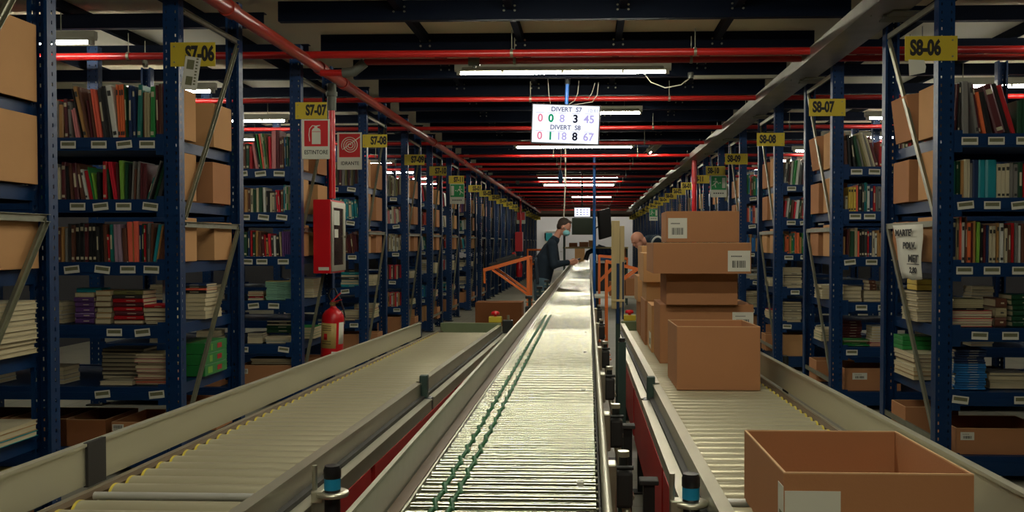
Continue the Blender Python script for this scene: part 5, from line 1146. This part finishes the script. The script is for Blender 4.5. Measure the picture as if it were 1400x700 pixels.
# ---- standing man in a navy sweater, looking down at his hands
P = (-0.715, 14.15, 0)
t = thing('person', 'person in navy sweater, jeans and light blue mask standing beside the middle conveyor', 'person', P)
sh = [(0.17, -0.19, 1.475), (0.17, 0.19, 1.475)]; el = [(0.20, -0.245, 1.175), (0.22, 0.23, 1.18)]; wrp = [(0.42, -0.13, 1.215), (0.42, 0.10, 1.20)]
H, mt = head_parts((0.345, 0, 1.735), (0.90, -0.12, -0.42), (0.42, 0, 0.90))
segs = [((0.03, -0.09, 0.98), (0.0, -0.12, 0.52), 0.088, 0.060), ((0.0, -0.12, 0.52), (-0.03, -0.13, 0.10), 0.056, 0.042), ((0.03, 0.09, 0.98), (0.0, 0.12, 0.52), 0.088, 0.060), ((0.0, 0.12, 0.52), (-0.03, 0.13, 0.10), 0.056, 0.042),
        ((-0.03, -0.13, 0.06), (0.12, -0.14, 0.035), 0.04, 0.032), ((-0.03, 0.13, 0.06), (0.12, 0.14, 0.035), 0.04, 0.032),
        ((0.03, 0, 1.0), (0.10, 0, 1.25), 0.115, 0.115), ((0.10, 0, 1.25), (0.155, 0, 1.41), 0.105, 0.085), ((0.17, -0.11, 1.45), (0.17, 0.11, 1.45), 0.055, 0.055),
        ((0.17, 0, 1.47), H(-0.03, 0, -0.06), 0.052, 0.052)]
for i in (0, 1): segs += [(sh[i], el[i], 0.052, 0.040), (el[i], wrp[i], 0.038, 0.028)]
segs += hand(wrp[0], (1, 0.15, 0.10), (0, 1, 0.15)) + hand(wrp[1], (1, -0.1, 0.10), (0, -1, 0.15))
balls = [ball(mt, (0.0, 0, 0.02), (0.100, 0.077, 0.105)), ball(mt, (0.025, 0, -0.055), (0.070, 0.060, 0.065)), ball(mt, (0.098, 0, -0.018), (0.018, 0.013, 0.024)), ball(mt, (-0.005, 0.077, -0.01), (0.018, 0.010, 0.030)), ball(mt, (-0.005, -0.077, -0.01), (0.018, 0.010, 0.030)),
         ball(mt, (0.085, 0, 0.022), (0.016, 0.050, 0.010)), ball(mt, (0.088, 0, -0.060), (0.014, 0.026, 0.010)), ball(mt, (0.07, 0, -0.098), (0.025, 0.028, 0.020))]
link('body', limb_mesh('body', segs, balls, 'skin', 0.0065, 3), t)
up_ = [((0.02, -0.06, 0.97), (0.08, -0.07, 1.25), 0.140, 0.150), ((0.02, 0.06, 0.97), (0.08, 0.07, 1.25), 0.140, 0.150), ((0.08, -0.06, 1.25), (0.14, -0.09, 1.40), 0.150, 0.115), ((0.08, 0.06, 1.25), (0.14, 0.09, 1.40), 0.150, 0.115),
       ((0.16, -0.15, 1.455), (0.16, 0.15, 1.455), 0.082, 0.082), ((0.17, 0, 1.49), (0.21, 0, 1.545), 0.080, 0.072)]
for i in (0, 1): up_ += [(sh[i], el[i], 0.078, 0.064), (el[i], tuple(Vector(el[i]).lerp(Vector(wrp[i]), 0.93)), 0.056, 0.040)]
link('sweater', limb_mesh('sweater', up_, [], 'sweater', 0.009, 5), t)
link('jeans', limb_mesh('jeans', [((0.02, -0.09, 0.93), (0.0, -0.12, 0.52), 0.125, 0.088), ((0.0, -0.12, 0.52), (-0.03, -0.13, 0.10), 0.074, 0.062), ((0.02, 0.09, 0.93), (0.0, 0.12, 0.52), 0.125, 0.088), ((0.0, 0.12, 0.52), (-0.03, 0.13, 0.10), 0.074, 0.062), ((0.02, -0.05, 0.98), (0.02, 0.05, 0.98), 0.125, 0.125)], [], 'jeans', 0.010, 4), t)
for sy in (-1, 1): link('shoe', limb_mesh('shoe', [((-0.05, sy*0.13, 0.055), (0.16, sy*0.145, 0.042), 0.052, 0.040), ((-0.05, sy*0.13, 0.04), (0.02, sy*0.13, 0.11), 0.048, 0.05)], [], 'shoe', 0.010, 3), t)
link('hair', limb_mesh('hair', [], [ball(mt, (-0.022, 0, 0.046), (0.096, 0.082, 0.092)), ball(mt, (-0.050, 0, 0.000), (0.062, 0.079, 0.078)), ball(mt, (0.040, 0, 0.100), (0.042, 0.052, 0.026))], 'hair', 0.006, 2), t)
link('face_mask', limb_mesh('face_mask', [(H(0.06, 0.06, -0.02), H(0.0, 0.082, 0.0), 0.006, 0.004), (H(0.06, -0.06, -0.02), H(0.0, -0.082, 0.0), 0.006, 0.004)], [ball(mt, (0.056, 0, -0.062), (0.070, 0.064, 0.052))], 'mask', 0.006, 2), t)
s_ = thing('handheld_terminal', 'small dark handheld terminal held by the standing person', 'scanner', (P[0]+0.525, P[1]-0.02, 1.235)); s_.rotation_euler = (0, R(-25), 0)
MB().cbox(-0.075, 0.075, -0.036, 0.036, -0.012, 0.012, 'black', 0.006).build('terminal_body', s_); MB().box(-0.03, 0.065, -0.028, 0.028, 0.0122, 0.0135, 'scr_pale').build('terminal_screen', s_)

# ---- bald man bending over to the left
P2 = (1.24, 13.70, 0)
t = thing('person', 'bald person in a dark jacket with a pale stripe bending over behind the carton stacks', 'person', P2)
H, mt = head_parts((-0.535, -0.02, 1.545), (-0.72, -0.35, -0.62), (-0.62, -0.1, 0.75))
sh = [(-0.27, -0.19, 1.52), (-0.27, 0.19, 1.52)]; el = [(-0.42, -0.27, 1.24), (-0.42, 0.27, 1.24)]; wrp = [(-0.56, -0.13, 1.04), (-0.56, 0.12, 1.04)]
tor = [((0.0, 0, 0.98), (-0.10, 0, 1.28), 0.115, 0.12), ((-0.10, 0, 1.28), (-0.22, 0, 1.48), 0.12, 0.105), ((-0.26, -0.10, 1.51), (-0.26, 0.10, 1.51), 0.08, 0.08)]
segs = [((0.0, sy*0.09, 0.96), (-0.04, sy*0.12, 0.52), 0.088, 0.060) for sy in (-1, 1)]+[((-0.04, sy*0.12, 0.52), (0.02, sy*0.13, 0.10), 0.056, 0.042) for sy in (-1, 1)]+[((0.02, sy*0.13, 0.06), (-0.13, sy*0.14, 0.035), 0.04, 0.032) for sy in (-1, 1)]
segs += tor+[((-0.28, 0, 1.53), H(-0.03, 0, -0.05), 0.062, 0.058)]
for i in (0, 1): segs += [(sh[i], el[i], 0.052, 0.040), (el[i], wrp[i], 0.038, 0.028)]
segs += hand(wrp[0], (-0.5, 0.2, -0.9), (0, 1, 0)) + hand(wrp[1], (-0.5, -0.2, -0.9), (0, -1, 0))
balls = [ball(mt, (-0.004, 0, 0.022), (0.098, 0.078, 0.094)), ball(mt, (0.025, 0, -0.055), (0.072, 0.063, 0.070)), ball(mt, (0.100, 0, -0.018), (0.020, 0.014, 0.024)), ball(mt, (-0.005, 0.082, -0.01), (0.020, 0.011, 0.032)), ball(mt, (-0.005, -0.082, -0.01), (0.020, 0.011, 0.032)),
         ball(mt, (0.088, 0, 0.022), (0.016, 0.052, 0.010)), ball(mt, (0.090, 0, -0.060), (0.014, 0.026, 0.010)), ball(mt, (0.07, 0, -0.100), (0.025, 0.028, 0.020))]
link('body', limb_mesh('body', segs, balls, 'skin', 0.0065, 3), t)
jk = [(a, b, ra+0.028, rb+0.028) for a, b, ra, rb in tor]+[((0.0, 0, 0.93), (-0.05, 0, 1.05), 0.15, 0.145), ((-0.28, 0, 1.53), (-0.38, 0, 1.54), 0.085, 0.076)]
for i in (0, 1): jk += [(sh[i], el[i], 0.074, 0.060), (el[i], tuple(Vector(el[i]).lerp(Vector(wrp[i]), 0.9)), 0.058, 0.044)]
link('jacket', limb_mesh('jacket', jk, [], 'sweater', 0.009, 5), t)
pts = []
for k in range(15): a = math.pi*k/14; pts.append((-0.27-0.085*math.cos(a), -0.268-0.012*math.sin(a), 1.47+0.115*math.sin(a)))
MB().tube(pts, 0.013, 'white', 8).build('reflective_stripe', t)
link('trousers', limb_mesh('trousers', [((0.0, sy*0.09, 0.95), (-0.04, sy*0.12, 0.52), 0.108, 0.078) for sy in (-1, 1)]+[((-0.04, sy*0.12, 0.52), (0.02, sy*0.13, 0.10), 0.074, 0.062) for sy in (-1, 1)]+[((0, -0.05, 0.97), (0, 0.05, 0.97), 0.125, 0.125)], [], 'jeans', 0.010, 4), t)
for sy in (-1, 1): link('shoe', limb_mesh('shoe', [((0.04, sy*0.13, 0.055), (-0.17, sy*0.145, 0.042), 0.052, 0.040), ((0.03, sy*0.13, 0.04), (0.02, sy*0.13, 0.11), 0.048, 0.05)], [], 'shoe', 0.010, 3), t)
